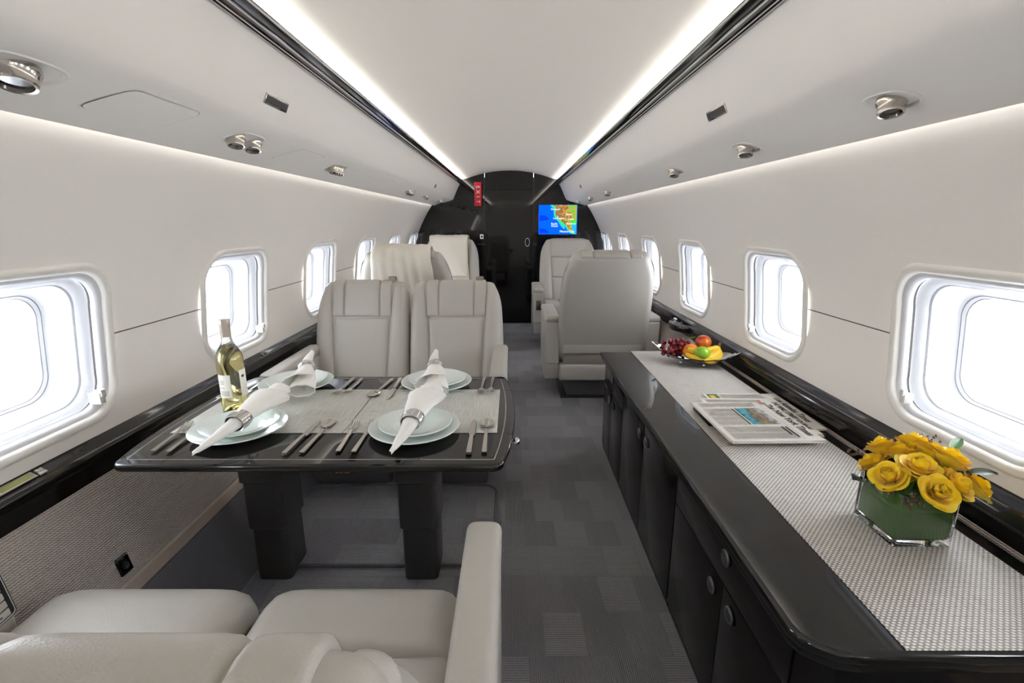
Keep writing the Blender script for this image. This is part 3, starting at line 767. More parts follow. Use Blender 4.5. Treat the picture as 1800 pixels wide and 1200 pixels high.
c3 = clone(club2); put(c3, -.66, 5.22, 0, 'pale club chair facing the camera under a folded blanket near the bulkhead', GS)
# little control plates on the aisle arms of the two far chairs
O('arm_control', box(-.385, -.335, -.349, -.338, .40, .50, .004), 'nickel', club2); O('arm_control', box(.335, .385, -.349, -.338, .40, .50, .004), 'nickel', c3)
# headrest pull tabs on the dining seats
for st, x in ((mid_l, .16), (mid_r, .13)):
    O('recline_tab', box(x-.022, x+.022, .312, .348, .945, .972, .007), 'leather_welt', st)
# passenger control unit on the window arm of the foreground seat
pcu = O('control_panel', prism(rrect(.036, .062, .010, 4), -.004, .004, .0012, 2), 'dark_metal', near_l)
pcu.matrix_local = frame((.221, -.205, .520), (0, -1, .12), (0, .12, 1))
O('outline', loft([[(x*k, y*k, .0044) for x, y in rrect(.033, .059, .009, 4)] for k in (1.0, .955)]), 'white_paint', pcu, smooth=False)
for yy in (-.044, -.024, -.004, .016, .036):
    b = O('button', box(-.022, .022, yy-.0085, yy+.0085, .004, .0068, .0022), 'button_grey', pcu)
    O('symbol', box(-.005, .005, yy-.0015, yy+.0015, .0066, .0071), 'ink' if yy < -.03 else 'red_sign', b, smooth=False)

# blankets
def blanket(name, x0, x1, front, rearl, parent_seat_loc, rz, label, fold=False):
    rec = R(17); d = (math.sin(rec), math.cos(rec)); nrm = (-math.cos(rec), math.sin(rec)); Rr = .088; Lf = (1.10-.05-.40)/d[1]
    ye, ze = .125+d[0]*Lf, .40+d[1]*Lf; cy, cz = ye-nrm[0]*.05, ze-nrm[1]*.05
    tot = front+math.pi*Rr+rearl
    def pth(s):
        if s < front: q = front-s; return cy+nrm[0]*Rr-d[0]*q, cz+nrm[1]*Rr-d[1]*q, nrm[0], nrm[1]
        a = (s-front)/Rr
        if a <= math.pi:
            ny, nz = nrm[0]*math.cos(a)+d[0]*math.sin(a), nrm[1]*math.cos(a)+d[1]*math.sin(a); return cy+Rr*ny, cz+Rr*nz, ny, nz
        q = s-front-math.pi*Rr; return cy-nrm[0]*Rr-d[0]*q, cz-nrm[1]*Rr-d[1]*q, -nrm[0], -nrm[1]
    def fn(u, v):
        s = tot*u; y, z, ny, nz = pth(s); x = x0+(x1-x0)*v
        hang = max(0, (front-s)) if s < front else max(0, s-front-math.pi*Rr)
        o = .004*math.sin(18*v*6.28/3+3*u)*(.4+hang*3)+.003*math.sin(40*u+5*v)+rnd.uniform(-.0006, .0006)
        edge = .010*(1-min(1, min(v, 1-v)/.05))
        x += .012*math.sin(7*u+2)*(v-.5)*2 + (.02*hang)*(v-.5)
        return (x, y+ny*(o-edge), z+nz*(o-edge))
    root = E(name); g = grid(fn, 60, 30)
    a = O('throw', g, 'blanket', root, ang=None, fix=True)
    m = a.modifiers.new('thick', 'SOLIDIFY'); m.thickness = .012; m.offset = 1
    if fold:   # a corner turned over in front
        def fn2(u, v):
            s = tot*(.02+.52*u)*1.0; y, z, ny, nz = pth(min(s+.02, front+.06)); xa = x0+(x1-x0)*(.02+.45*(1-u)*1.0); x = xa+(x1-.015-xa)*v
            o = .018+.012*math.sin(math.pi*v)+.005*math.sin(9*v+6*u); return (x, y+ny*o, z+nz*o)
        b = O('folded_corner', grid(fn2, 24, 20), 'blanket', root, ang=None); m = b.modifiers.new('thick', 'SOLIDIFY'); m.thickness = .010; m.offset = 1
    root.location = parent_seat_loc; root.rotation_euler = (0, 0, rz); tag(root, label, 'blanket', 'cream throw blankets')
    return root
blanket('throw_blanket', -.19, .20, .30, .42, (-.68, 3.60, 0), math.pi, 'cream blanket hanging flat over the back of the club chair behind the dining seats')
blanket('throw_blanket', -.24, .20, .44, .30, (-.66, 5.22, 0), 0, 'cream blanket folded diagonally over the far club chair by the bulkhead', True)

# small side table between the club chairs on the credenza side
ct = E('club_table', (.765, 4.42, 0)); tag(ct, 'grey oval pull-out table between the facing club chairs', 'table')
O('tabletop', prism([( .27*math.copysign(abs(math.cos(a))**.7, math.cos(a)), .30*math.copysign(abs(math.sin(a))**.7, math.sin(a))) for a in [k*2*math.pi/40 for k in range(40)]], .63, .655, .008, 3), 'dark_metal', ct)
O('support', box(.06, .17, -.10, .10, .0, .632, .01), 'leg_black', ct)

# ------------------------------------------------------------------ dining table
TZ = .68
tb = E('dining_table', (0, 0, 0)); tag(tb, 'glossy black dining table with silver inlay laid for four', 'table')
def table_outline(inset=0.0, y0=1.102, y1=1.826, xl=-.985, xr=.010, bow=.030, rc=.030, n=10):
    P = []
    ym = (y0+y1)/2; hh = (y1-y0)/2
    def bx(y, sgn): t = (y-ym)/hh; return sgn*bow*(1-t*t)
    y0 += inset; y1 -= inset; xl += inset; xr -= inset
    r = max(.004, rc-inset*.8)
    for k in range(5): a = R(-90+90*k/4); P.append((xr-r+r*math.cos(a)+bx(y0, 1), y0+r+r*math.sin(a)))
    for i in range(1, n): y = y0+r+(y1-y0-2*r)*i/n; P.append((xr+bx(y, 1)-bx(y0+r, 1)*0, y))
    for k in range(5): a = R(0+90*k/4); P.append((xr-r+r*math.cos(a)+bx(y1, 1), y1-r+r*math.sin(a)))
    for k in range(5): a = R(90+90*k/4); P.append((xl+r+r*math.cos(a)+bx(y1, -1), y1-r+r*math.sin(a)))
    for i in range(n-1, 0, -1): y = y0+r+(y1-y0-2*r)*i/n; P.append((xl+bx(y, -1), y))
    for k in range(5): a = R(180+90*k/4); P.append((xl+r+r*math.cos(a)+bx(y0, -1), y0+r+r*math.sin(a)))
    return P
O('tabletop', prism(table_outline(), TZ-.022, TZ, .008, 4), 'table_black', tb, ang=40)
def ribbon(P, w, z, th=.0004):
    n = len(P); V = []; F = []
    for i in range(n):
        a, b = P[i-1], P[(i+1) % n]; tx, ty = b[0]-a[0], b[1]-a[1]; L = math.hypot(tx, ty) or 1; nx, ny = -ty/L, tx/L
        V += [(P[i][0]-nx*w, P[i][1]-ny*w, z), (P[i][0]+nx*w, P[i][1]+ny*w, z)]
    for i in range(n): j = (i+1) % n; F.append((2*i, 2*i+1, 2*j+1, 2*j))
    return V, F
O('inlay_line', ribbon(table_outline(.030, rc=.012), .0014, TZ+.0003), 'inlay', tb, smooth=False)
for y in (1.288, 1.664):
    O('leaf_joint', box(-1.006, .032, y-.0009, y+.0009, TZ-.001, TZ+.0002), 'lens_dark', tb, smooth=False)
for x, y in ((-.962, 1.122), (-.012, 1.122), (-.012, 1.806)):
    O('corner_screw', lathe([(.0055, TZ-.001), (.0055, TZ+.0006), (.004, TZ+.0010)], 14), 'nickel', tb)
O('release_knob', sphere(.012, 14, 8), 'chrome', tb, (.042, 1.30, TZ-.030))
O('apron', box(-.93, -.06, 1.30, 1.72, TZ-.06, TZ-.024, .006), 'leg_black', tb)
for cx in (-.838, -.302):
    lg = E('leg', (cx, 1.585, 0)); lg.parent = tb
    for hw_, hd, z0, z1 in ((.062, .075, .0, .24), (.069, .084, .215, .43), (.076, .092, .40, TZ-.05)):
        O('leg_section', prism(rrect(hw_, hd, .02, 4), z0, z1, .003, 1), 'leg_black', lg)
# floor carpet pieces around the table legs
o = O('carpet_mat', prism([(x-.5, y+1.86) for x, y in rrect(.455, .285, .06, 6)], 0, .012, .005, 2), 'carpet'); tag(o, 'dark grey carpet mat with a rolled edge between the dining seats', 'mat')
V, F = tube([(x-.5, y+1.86, .012) for x, y in rrect(.455, .285, .06, 6)]+[(-.5+.455, 1.86+.225, .012)], .006, 6)
O('rolled_edge', (V, F), 'dark_fabric', o)

# placemats
for x0, x1, lab in ((-.955, -.4585, 'under the wine bottle'), (-.4565, -.013, 'at the aisle end of the table')):
    cx, cy = (x0+x1)/2, 1.476
    o = O('placemat', box(x0-cx, x1-cx, -.186, .186, 0, .0022, .0008, 1), 'placemat', None, (cx, cy, TZ+.0004)); tag(o, 'grey woven table mat ' + lab, 'table mat', 'woven table mats')
# plates
def plate_mesh(r, h, name):
    p = [(.001, .004), (r*.58, .004), (r*.62, .006), (r*.80, h*.55+.003), (r*.985, h+.002), (r, h), (r*.99, h-.002), (r*.80, h*.48), (r*.60, .0005), (r*.56, .0), (.001, .0)]
    return mesh_of(name, *lathe(p, 48, True, True), 30)
MP_BIG = plate_mesh(.130, .020, 'dinner_plate'); MP_SM = plate_mesh(.106, .017, 'salad_plate')
PW = {'FL': (-.757, 1.298, 'nearest the wine bottle'), 'FR': (-.252, 1.302, 'at the near aisle corner of the table'), 'BR': (-.250, 1.712, 'at the far aisle corner of the table'), 'BL': (-.765, 1.700, 'at the far window corner of the table')}
for k, (x, y, lab) in PW.items():
    zt = TZ+.0026
    o = O('dinner_plate', MP_BIG, 'porcelain', None, (x, y, zt)); tag(o, 'large pale porcelain plate ' + lab, 'plate', 'dinner plates')
    o = O('salad_plate', MP_SM, 'porcelain', None, (x+.002, y+.004, zt+.0125)); tag(o, 'smaller pale porcelain plate on the large plate ' + lab, 'plate', 'salad plates')
# napkins: rolled cloth, narrow tail to flared mouth
def napkin_mesh(L=.30, mouth=.052, tail=.010, turns=1.75, flare=1.0, seed=1):
    rr = random.Random(seed); n = 44; m = 40; V = []
    for i in range(m+1):
        t = i/m; y = -L*.42+L*t
        if t < .42: r = tail+(.026-tail)*(t/.42)**.8
        else: r = .026+(mouth-.026)*((t-.42)/.58)**1.0
        for j in range(n+1):
            u = j/n; a = u*turns*2*math.pi
            rad = r*(.50+.50*u)+.0012*math.sin(9*a+20*t)*(.3+t)
            z = rad*math.sin(a)*(.80-.10*t); x = rad*math.cos(a)*(1.0+.30*t)
            yy = y+(.030*math.sin(a*.5+.6)*max(0, t-.7)/.3 if t > .7 else 0)-(.05*(1-u)*max(0, .25-t)/.25)
            V.append((x+.004*math.sin(7*t), yy, z))
    F = [(i*(n+1)+j, i*(n+1)+j+1, (i+1)*(n+1)+j+1, (i+1)*(n+1)+j) for i in range(m) for j in range(n)]
    return V, F
NAP = mesh_of('napkin', *napkin_mesh(), None, True, True); NAP2 = mesh_of('napkin_flared', *napkin_mesh(.31, .056, .014, 1.35, 1, 3), None, True, True)
RING = mesh_of('napkin_ring', *lathe([(.0225, -.016), (.0245, -.0165), (.0265, -.008), (.0272, 0), (.0265, .008), (.0245, .0165), (.0225, .016), (.0222, 0), (.0225, -.016)], 36, False, False), 50)
def napkin(key, a, b, mesh_, up_end):
    A, B = Vector(a), Vector(b); d = (B-A); yaw = math.atan2(d.y, d.x)-math.pi/2; pit = math.atan2(d.z, math.hypot(d.x, d.y)); c = A+d*.42
    lab = PW[key][2]
    o = O('napkin', mesh_, 'napkin', None, c, (pit, 0, yaw), ang=None); m = o.modifiers.new('thick', 'SOLIDIFY'); m.thickness = .0016
    tag(o, 'white rolled cloth napkin on the plate ' + lab, 'napkin', 'rolled napkins')
    q = O('napkin_ring', RING, 'chrome', None, c+Vector((0, 0, .0)), (pit, 0, yaw)); q.data = RING
    q.rotation_euler = (Euler((pit, 0, yaw)).to_matrix() @ Matrix.Rotation(math.pi/2, 3, 'X')).to_euler(); q.scale = (1.20, .98, 1.2)
    tag(q, 'silver ring around the napkin on the plate ' + lab, 'napkin ring', 'napkin rings')
zn = TZ+.055
napkin('FL', (-.742, 1.120, zn-.008), (-.700, 1.415, zn+.022), NAP, True)
napkin('FR', (-.262, 1.125, zn-.008), (-.224, 1.425, zn+.022), NAP, True)
napkin('BR', (-.268, 1.825, zn+.034), (-.228, 1.525, zn+.004), NAP2, False)
napkin('BL', (-.752, 1.815, zn+.034), (-.668, 1.515, zn+.004), NAP2, False)
# cutlery
def strip(sections):   # sections: (y, half width, z centre, half thickness)
    return loft([[(-w, y, z-h), (w, y, z-h), (w*.86, y, z+h), (-w*.86, y, z+h)] for y, w, z, h in sections], True, True, True)
def fork_mesh(L, k):
    g = G(); g.add(*strip([(-L/2, .0065*k, .003, .0016), (-L/2+.01, .0068*k, .003, .0016), (L*.10, .0044*k, .004, .0015), (L*.18, .0032*k, .006, .0012), (L*.24, .0085*k, .006, .0010), (L*.29, .0115*k, .004, .0008)]))
    for i in range(4):
        x = (-.0093+.0062*i)*k; g.add(*[[(vx+x, vy, vz) for vx, vy, vz in V] if ii == 0 else V for ii, V in enumerate(strip([(L*.28, .0021*k, .004, .0008), (L*.38, .0017*k, .0045, .0008), (L*.46, .0015*k, .008, .0007), (L/2, .0007*k, .010, .0005)]))])
    return mesh_of('fork', g.V, g.F, 40)
def knife_mesh(L, k):
    g = G(); g.add(*strip([(-L/2, .0068*k, .004, .0036), (-L/2+.008, .0072*k, .004, .0036), (-L*.02, .0056*k, .004, .0030), (L*.0, .0050*k, .004, .0024)]))
    g.add(*strip([(L*.0, .0060*k, .003, .0012), (L*.06, .0085*k, .003, .0010), (L*.30, .0088*k, .003, .0009), (L*.42, .0070*k, .003, .0008), (L/2, .0012, .003, .0006)]))
    return mesh_of('knife', g.V, g.F, 40)
def spoon_mesh(L, k):
    g = G(); g.add(*strip([(-L/2, .0065*k, .003, .0016), (-L/2+.01, .0068*k, .003, .0016), (L*.12, .0042*k, .004, .0014), (L*.24, .0030*k, .006, .0012), (L*.28, .0050*k, .006, .0010)]))
    def fn(u, v): 
        r = u; a = v*2*math.pi; x = .0185*k*r*math.cos(a); y = L*.385+.029*k*r*math.sin(a); return (x, y, .0015+.007*r*r)
    g.add(*grid(fn, 8, 24)); g.add(*[[(x, y, z-.001) for x, y, z in V] if i == 0 else V for i, V in enumerate(grid(fn, 8, 24))])
    return mesh_of('spoon', g.V, g.F, 60)
FK, FK2, KN, SP = fork_mesh(.20, 1.1), fork_mesh(.185, 1.05), knife_mesh(.225, 1.1), spoon_mesh(.205, 1.12)
def cut(me, name, x, y, yaw, label):
    o = O(name, me, 'steel', None, (x, y, TZ+.0030), (0, 0, yaw)); tag(o, label, name, 'silver cutlery on the dining table')
lab = {k: v[2] for k, v in PW.items()}
for key, fx, fy, flip in (('FL', -.925, 1.258, 0), ('FR', -.432, 1.258, 0)):
    cut(FK2, 'fork', fx, fy, .10 if key == 'FL' else .04, 'outer silver fork beside the plate ' + lab[key])
    cut(FK, 'fork', fx+.046, fy+.004, .06 if key == 'FL' else .0, 'inner silver fork next to the plate ' + lab[key])
for key, x, y, yaw in (('FL', -.558, 1.262, -.03), ('FR', -.084, 1.265, .01)):
    cut(KN, 'knife', x, y, yaw, 'silver table knife beside the plate ' + lab[key])
    cut(SP, 'spoon', x+.040, y-.002, yaw, 'silver spoon beside the knife and plate ' + lab[key])
for key, fx, fy in (('BR', -.079, 1.700), ('BL', -.586, 1.690)):
    cut(FK2, 'fork', fx+.034, fy, math.pi-.02, 'outer silver fork beside the plate ' + lab[key])
    cut(FK, 'fork', fx, fy, math.pi-.02, 'inner silver fork next to the plate ' + lab[key])
for key, x, y in (('BR', -.395, 1.665), ('BL', -.905, 1.645)):
    cut(KN, 'knife', x-.002, y, math.pi+.02, 'silver table knife beside the plate ' + lab[key])
    cut(SP, 'spoon', x-.048, y+.01, math.pi-.12, 'silver spoon beside the knife and plate ' + lab[key])

# wine bottle
wb = E('wine_bottle', (-.852, 1.452, TZ+.0028)); tag(wb, 'clear glass bottle of white wine with cream labels on the table', 'bottle')
outp = [(.002, .012), (.018, .010), (.030, .002), (.035, .0), (.0375, .004), (.038, .012), (.038, .170), (.0375, .180), (.035, .192), (.029, .206), (.021, .219), (.0165, .228), (.0148, .238), (.0142, .262), (.0140, .298)]
inp = [(.002, .026), (.014, .022), (.026, .010), (.031, .007), (.0348, .012), (.0350, .170), (.0345, .180), (.032, .191), (.026, .205), (.018, .218), (.0135, .228), (.0118, .240), (.0112, .298)]
O('glass', lathe(outp+list(reversed(inp)), 40, False, False), 'bottle_glass', wb, ang=50)
wi = [(.002, .0262)] + [(r+.0005, z-.0003) for r, z in inp[1:10]] + [(.0150, .2235), (.001, .2236)]
O('wine', lathe(wi, 40, True, True), 'wine', wb, ang=50)
O('capsule', lathe([(.0146, .246), (.0149, .247), (.0146, .280), (.0158, .282), (.0160, .2985), (.0152, .3005), (.002, .301)], 32, False, True), 'foil', wb)
def label_patch(a0, a1, z0, z1, r=.0384):
    return grid(lambda u, v: (r*math.cos(a0+(a1-a0)*u), r*math.sin(a0+(a1-a0)*u), z0+(z1-z0)*v), 16, 2)
toc = math.atan2(-1.452, .88)
fl = O('back_label', label_patch(toc-1.25, toc-.15, .058, .132), 'label_paper', wb)
fr = O('front_label', label_patch(toc+.55, toc+2.1, .056, .142), 'label_paper', wb)
for zz in (.112, .107, .102, .090, .078, .074, .070, .066):
    a = toc-1.08; O('print_line', label_patch(a, a+(.42 if zz > .085 else .75), zz, zz+.0016, .0387), 'ink_grey', fl, smooth=False)
O('print_line', label_patch(toc+.72, toc+1.0, .118, .126, .0387), 'ink', fr, smooth=False)

# ------------------------------------------------------------------ credenza
CZT = .558
XF = .553
wt = O('credenza_worktop', None or prism([(.532, 2.655), (.532, .735), (.540, .710), (.560, .690), (.590, .674), (.630, .668), (1.140, .668), (1.140, 2.655)], CZT-.028, CZT, .011, 4), 'table_black', None, ang=40)
tag(wt, 'glossy black credenza worktop along the wall', 'worktop')
O('moulding', prism([(.540, 2.648), (.540, .737), (.549, .715), (.568, .697), (.596, .682), (.634, .676), (1.138, .676), (1.138, 2.648)], CZT-.048, CZT-.026, .006, 3), 'table_black', wt, ang=40)
LATCH_R = mesh_of('latch_ring', *lathe([(.021, 0), (.021, .003), (.0195, .0045), (.0170, .0045), (.0160, .002), (.0160, .0)], 32, True, False), 40)
LATCH_B = mesh_of('latch_button', *lathe([(.0152, .0), (.0152, .0035), (.0135, .0055), (.001, .006)], 32, False, True), 40)
def latch(parent, y, z):
    r = O('latch', LATCH_R, 'nickel', parent, (XF-.0025, y, z), (0, -math.pi/2, 0)); 
    O('button', LATCH_B, 'latch_metal', r)
def cabinet(y0, y1, doors, drawer, label):
    root = E('credenza_cabinet', (0, 0, 0)); tag(root, label, 'cabinet', 'credenza cabinet units')
    O('carcass', box(XF+.018, 1.045, y0+.001, y1-.001, .0, .508), 'ebony', root, smooth=False)
    O('plinth', box(XF+.006, XF+.02, y0+.001, y1-.001, .0, .028), 'ebony', root, smooth=False)
    zt = .506
    if drawer:
        d = O('drawer', box(XF, XF+.019, y0+.004, y1-.004, .403, zt, .002), 'ebony', root); latch(d, drawer, .478); zt = .400
    for a, b, ly, lz in doors:
        d = O('door', box(XF, XF+.019, a, b, .030, zt, .002), 'ebony', root); latch(d, ly, lz)
    return root
cabinet(2.143, 2.600, [(2.147, 2.388, 2.345, .352), (2.391, 2.596, 2.434, .352)], 2.392, 'black credenza cabinet nearest the club chair, drawer over two doors')
cabinet(1.384, 2.140, [(1.388, 1.769, 1.733, .440), (1.772, 2.136, 1.824, .437)], None, 'black credenza cabinet in the middle, two tall doors and no drawer')
cn = cabinet(.735, 1.381, [(.740, 1.019, .968, .357), (1.022, 1.377, 1.074, .352)], 1.016, 'black credenza cabinet nearest the camera, drawer over two doors')
O('end_panel', prism([(XF+.002, .733), (.575, .702), (.60, .690), (1.04, .690), (1.04, .733)], 0, .508), 'ebony', cn, smooth=False)
rn = O('table_runner', box(-.192, .192, -.995, .985, 0, .0022, .0008, 1), 'runner', None, (.897, 1.672, CZT+.0004)); tag(rn, 'long silver-grey woven runner on the credenza', 'table runner')

# ------------------------------------------------------------------ things on the credenza
RZ = CZT+.0028
# newspapers: local x = reading direction (towards the camera), local y = top of the page (towards the wall)
def newspaper(name, loc, yaw, w, h, th, title, tsize, label, extra, tsx=1.0, strip_only=None):
    root = E(name, loc, rot=(0, 0, -math.pi/2+yaw)); tag(root, label, 'newspaper', 'folded newspapers on the runner')
    nlay = 4
    for i in range(nlay):
        z0 = th*i/nlay; z1 = th*(i+1)/nlay-.0006; d = rnd.uniform(-.004, .004)
        def fn(u, v, z=z1, d=d): return (-w/2+w*u+d, -h/2+h*v+d*.5, z)
        g = G(); bx_ = box(-w/2+d, w/2+d, -h/2+d*.5, h/2+d*.5, z0, z1, .0004, 1)
        O('page', bx_, 'paper', root)
    # rounded fold along the lower edge
    O('fold', loft([[(x, -h/2+.001-th*.5*math.sin(a), th*.5-th*.5*math.cos(a)) for a in [k*math.pi/8 for k in range(9)]] for x in (-w/2, w/2)], False), 'paper', root)
    zt = th+.0003
    text('masthead', title, tsize, 'ink', root, frame((0, h/2-.024, zt), (1, 0, 0), (0, 1, 0)), .0001, sx=tsx, bold=.0009)
    if extra: extra(root, w, h, zt)
    return root
def bar(root, x0, x1, y0, y1, z, m='ink_grey', nm='print_line'):
    return O(nm, ([(x0, y0, z), (x1, y0, z), (x1, y1, z), (x0, y1, z)], [(0, 1, 2, 3)]), m, root, smooth=False)
def columns(root, x0, x1, y0, y1, z, ncol, pitch=.0042):
    g = G(); cw = (x1-x0)/ncol; y = y1
    while y > y0:
        for c in range(ncol):
            a = x0+cw*c+.002; b = x0+cw*(c+1)-.002-rnd.choice((0, 0, 0, .006)); 
            V = [(a, y-.0017, z), (b, y-.0017, z), (b, y, z), (a, y, z)]; g.add(V, [(0, 1, 2, 3)])
        y -= pitch
    o = O('body_text', g, 'ink_grey', root, smooth=False); o['kind'] = 'stuff'
def nyt(root, w, h, z):
    bar(root, -w/2+.01, w/2-.01, h/2-.058, h/2-.0572, z, 'ink')
    ph = O('photograph', ([(-.075, -.048, 0), (.075, -.048, 0), (.075, .052, 0), (-.075, .052, 0)], [(0, 1, 2, 3)]), 'news_photo', root, (-.030, .030, z+.0001), smooth=False)
    columns(root, .062, w/2-.010, -h/2+.02, h/2-.075, z, 2); columns(root, -w/2+.01, -.115, -h/2+.02, h/2-.075, z, 1)
    columns(root, -.105, .052, -h/2+.015, -.030, z, 4)
    bar(root, .066, .15, h/2-.074, h/2-.066, z+.0001, 'ink', 'headline'); bar(root, .066, .13, h/2-.088, h/2-.080, z+.0001, 'ink', 'headline')
    bar(root, -.10, .045, -.030, -.024, z+.0001, 'ink', 'headline'); bar(root, -.165, -.14, h/2-.05, h/2-.022, z, 'ink_grey')
def wsj(root, w, h, z):
    bar(root, -w/2+.01, w/2-.01, h/2-.056, h/2-.0552, z, 'ink'); columns(root, -w/2+.01, w/2-.01, -h/2+.015, h/2-.068, z, 6)
    bar(root, -w/2+.02, -w/2+.06, h/2-.085, h/2-.068, z+.0001, 'red_sign', 'headline')
def lat(root, w, h, z):
    bar(root, -w/2+.01, w/2-.01, h/2-.056, h/2-.0552, z, 'ink'); columns(root, -w/2+.01, w/2-.01, -h/2+.06, h/2-.066, z, 5)
    bar(root, -w/2+.012, -w/2+.10, -h/2+.006, -h/2+.05, z+.0001, 'leaf_green', 'picture'); bar(root, -w/2+.03, -w/2+.07, -h/2+.014, -h/2+.034, z+.0002, 'banana', 'picture')
newspaper('newspaper', (.986, 1.755, RZ), -.02, .36, .300, .008, 'Los Angeles Times', .037, 'bottom newspaper of the three, its masthead closest to the wall', lat, .88)
newspaper('newspaper', (.938, 1.680, RZ+.0085), -.03, .34, .300, .008, 'THE WALL STREET JOURNAL', .028, 'middle newspaper of the three, with an all-capitals masthead', wsj, .74)
newspaper('newspaper', (.888, 1.612, RZ+.0170), .02, .345, .305, .010, 'The New York Times', .036, 'top newspaper of the three, with a teal colour photograph', nyt, .88)
tbt = E('tablet', (.830, 1.735, RZ)); tag(tbt, 'black tablet edge sticking out under the newspapers', 'tablet')
O('case', box(-.095, .07, -.125, .035, 0, .0115, .003), 'lens_dark', tbt); O('port', lathe([(.003, 0), (.003, .0012)], 10), 'nickel', tbt, (-.0955, -.03, .006), (0, -math.pi/2, 0))

# vase with roses
VX, VY, VS, VH = .952, 1.012, .067, .128
vs = E('flower_vase', (VX, VY, RZ), .0); tag(vs, 'square clear glass vase lined with a green leaf', 'vase')
def sq(r, z, c=.008): return [(x, y, z) for x, y in rrect(r, r, c, 3)]
O('glass', loft([sq(VS-.01, .0), sq(VS-.002, .0), sq(VS, .003), sq(VS, VH-.003), sq(VS-.001, VH), sq(VS-.006, VH), sq(VS-.007, VH-.003), sq(VS-.007, .020), sq(VS-.012, .016), sq(VS-.03, .016)], True, True, True), 'clear_glass', vs, ang=40)
O('water', loft([sq(VS-.0125, .0155), sq(VS-.0066, .0195), sq(VS-.0066, .085)], True, True, True), 'water', vs, ang=40)
g = G()
for i in range(4):
    a = i*math.pi/2; M = Matrix.Rotation(a, 4, 'Z')
    def fn(u, v): x = -VS+.011+(2*VS-.022)*u; return (x, -(VS-.0115)+.001*math.sin(12*u), .019+(VH*.70+.012*math.sin(5*u+i))*v)
    g.add(*grid(fn, 8, 4), M)
O('leaf_lining', g, 'leaf_lining', vs, ang=None)
# petals: shared meshes
def petal_mesh(name, w, h, cup, curl):
    def fn(u, v):
        a = (u-.5)*2; ww = w*(.30+.70*math.sin(math.pi/2*min(1, v*1.25))**.8)
        x = a*ww; z = h*v*(1-.26*a*a*v)
        y = -(cup*math.sin(math.pi*min(1, v*1.05)*.5))*(1-.85*a*a)
        if v > .6: y -= curl*((v-.6)/.4)**2*(1+.3*a*a); z -= curl*.35*((v-.6)/.4)**2
        return (x, y, z)
    me = mesh_of(name, *grid(fn, 6, 6), None); me.materials.append(MATS['rose']); return me
PET = [petal_mesh('petal_inner', .0125, .034, .009, -.002), petal_mesh('petal_mid', .0185, .036, .014, .004), petal_mesh('petal_outer', .024, .037, .018, .008)]
SEP = None
def rose(i, loc, tilt, az, sc_, open_, label):
    root = E('rose', loc); root.rotation_euler = (Matrix.Rotation(az, 3, 'Z') @ Matrix.Rotation(tilt, 3, 'Y')).to_euler(); root.scale = (sc_, sc_, sc_)
    tag(root, label, 'rose', 'yellow roses in the vase')
    k = 0
    for ring, (n, r0, lean, mi) in enumerate(((2, -.0030, -.10, 0), (3, -.0005, -.04, 0), (4, .0020, .02, 0), (4, .0045, .06, 0), (5, .0030, .08, 1), (5, .0055, .16*open_, 1), (5, .0040, .24*open_, 2), (5, .0060, .38*open_, 2))):
        for j in range(n):
            a = 2*math.pi*(j+.5*(ring % 2)+rnd.uniform(-.12, .12))/n+ring*.7
            p = bpy.data.objects.new('petal', PET[mi]); COL.objects.link(p); p.parent = root
            p.matrix_local = Matrix.Rotation(a, 4, 'Z') @ Matrix.Translation((0, -r0, .002*(6-ring)*.4-.001*ring)) @ Matrix.Rotation(lean+.0+rnd.uniform(-.06, .06), 4, 'X') @ Matrix.Scale(rnd.uniform(.93, 1.08)*(1-.03*ring if ring < 2 else 1), 4)
            k += 1
    O('bud_core', lathe([(.004, .0), (.007, .010), (.0075, .022), (.005, .030), (.001, .032)], 10, True, True), 'rose', root)
    O('calyx', lathe([(.003, -.012), (.006, -.008), (.010, .0), (.011, .006)], 10, True, False), 'stem_green', root)
    O('stem', tube([(0, 0, -.006), (0, 0, -.03), (0, 0, -.055)], .0025, 6), 'stem_green', root)
    return root
ROSES = [(1530, 812, 1.075, .30), (1548, 782, 1.095, .22), (1580, 790, 1.065, .12), (1606, 775, 1.075, .12), (1560, 838, .99, .55), (1618, 820, .985, .28), (1672, 806, 1.01, .25), (1655, 868, .915, .75), (1690, 855, .945, .60), (1722, 858, .965, .75), (1640, 792, 1.04, .1), (1590, 828, 1.02, .3), (1600, 800, 1.05, .2)]
f_, p_ = 850.0, math.atan(209/850.0)
names = ['at the far corner above the vase rim beside brown berries', 'at the upper far edge of the bouquet', 'tall in the second row of the bouquet', 'at the very top of the bouquet', 'low at the front, half hidden by brown berries', 'large and open in the centre of the bouquet', 'large and ruffled beside the dark round leaf', 'small and spiralled, drooping over the near glass corner', 'between the drooping rose and the outermost rose', 'outermost, leaning towards the ledge', 'behind the central rose', 'tucked between the front low rose and the central rose', 'half hidden behind the tall second row rose']
for i, (u, v, y, tl) in enumerate(ROSES):
    dx = (u-900)/f_; dy = (600-v)/f_; b_ = math.cos(p_)+dy*math.sin(p_); c_ = -math.sin(p_)+dy*math.cos(p_); t_ = y/b_
    P = Vector((.03+dx*t_, y, 1.27+c_*t_)); C0 = Vector((VX, VY, RZ+VH-.03)); d_ = (P-C0); az = math.atan2(d_.y, d_.x); tl = min(1.05, math.atan2(math.hypot(d_.x, d_.y), max(.02, d_.z))*.72)
    base = P-d_.normalized()*.018
    rose(i, base, tl, az, 1.12 if i in (5, 6) else .98, 1.0 if i not in (3, 10) else .8, 'yellow rose ' + names[i])
def leaf_mesh(L, W, bend):
    def fn(u, v): a = (u-.5)*2; return (a*W*math.sin(math.pi*(.04+.94*v))**.8, L*v, -bend*v*v+.004*abs(a))
    return mesh_of('leaf', *grid(fn, 6, 8), None)
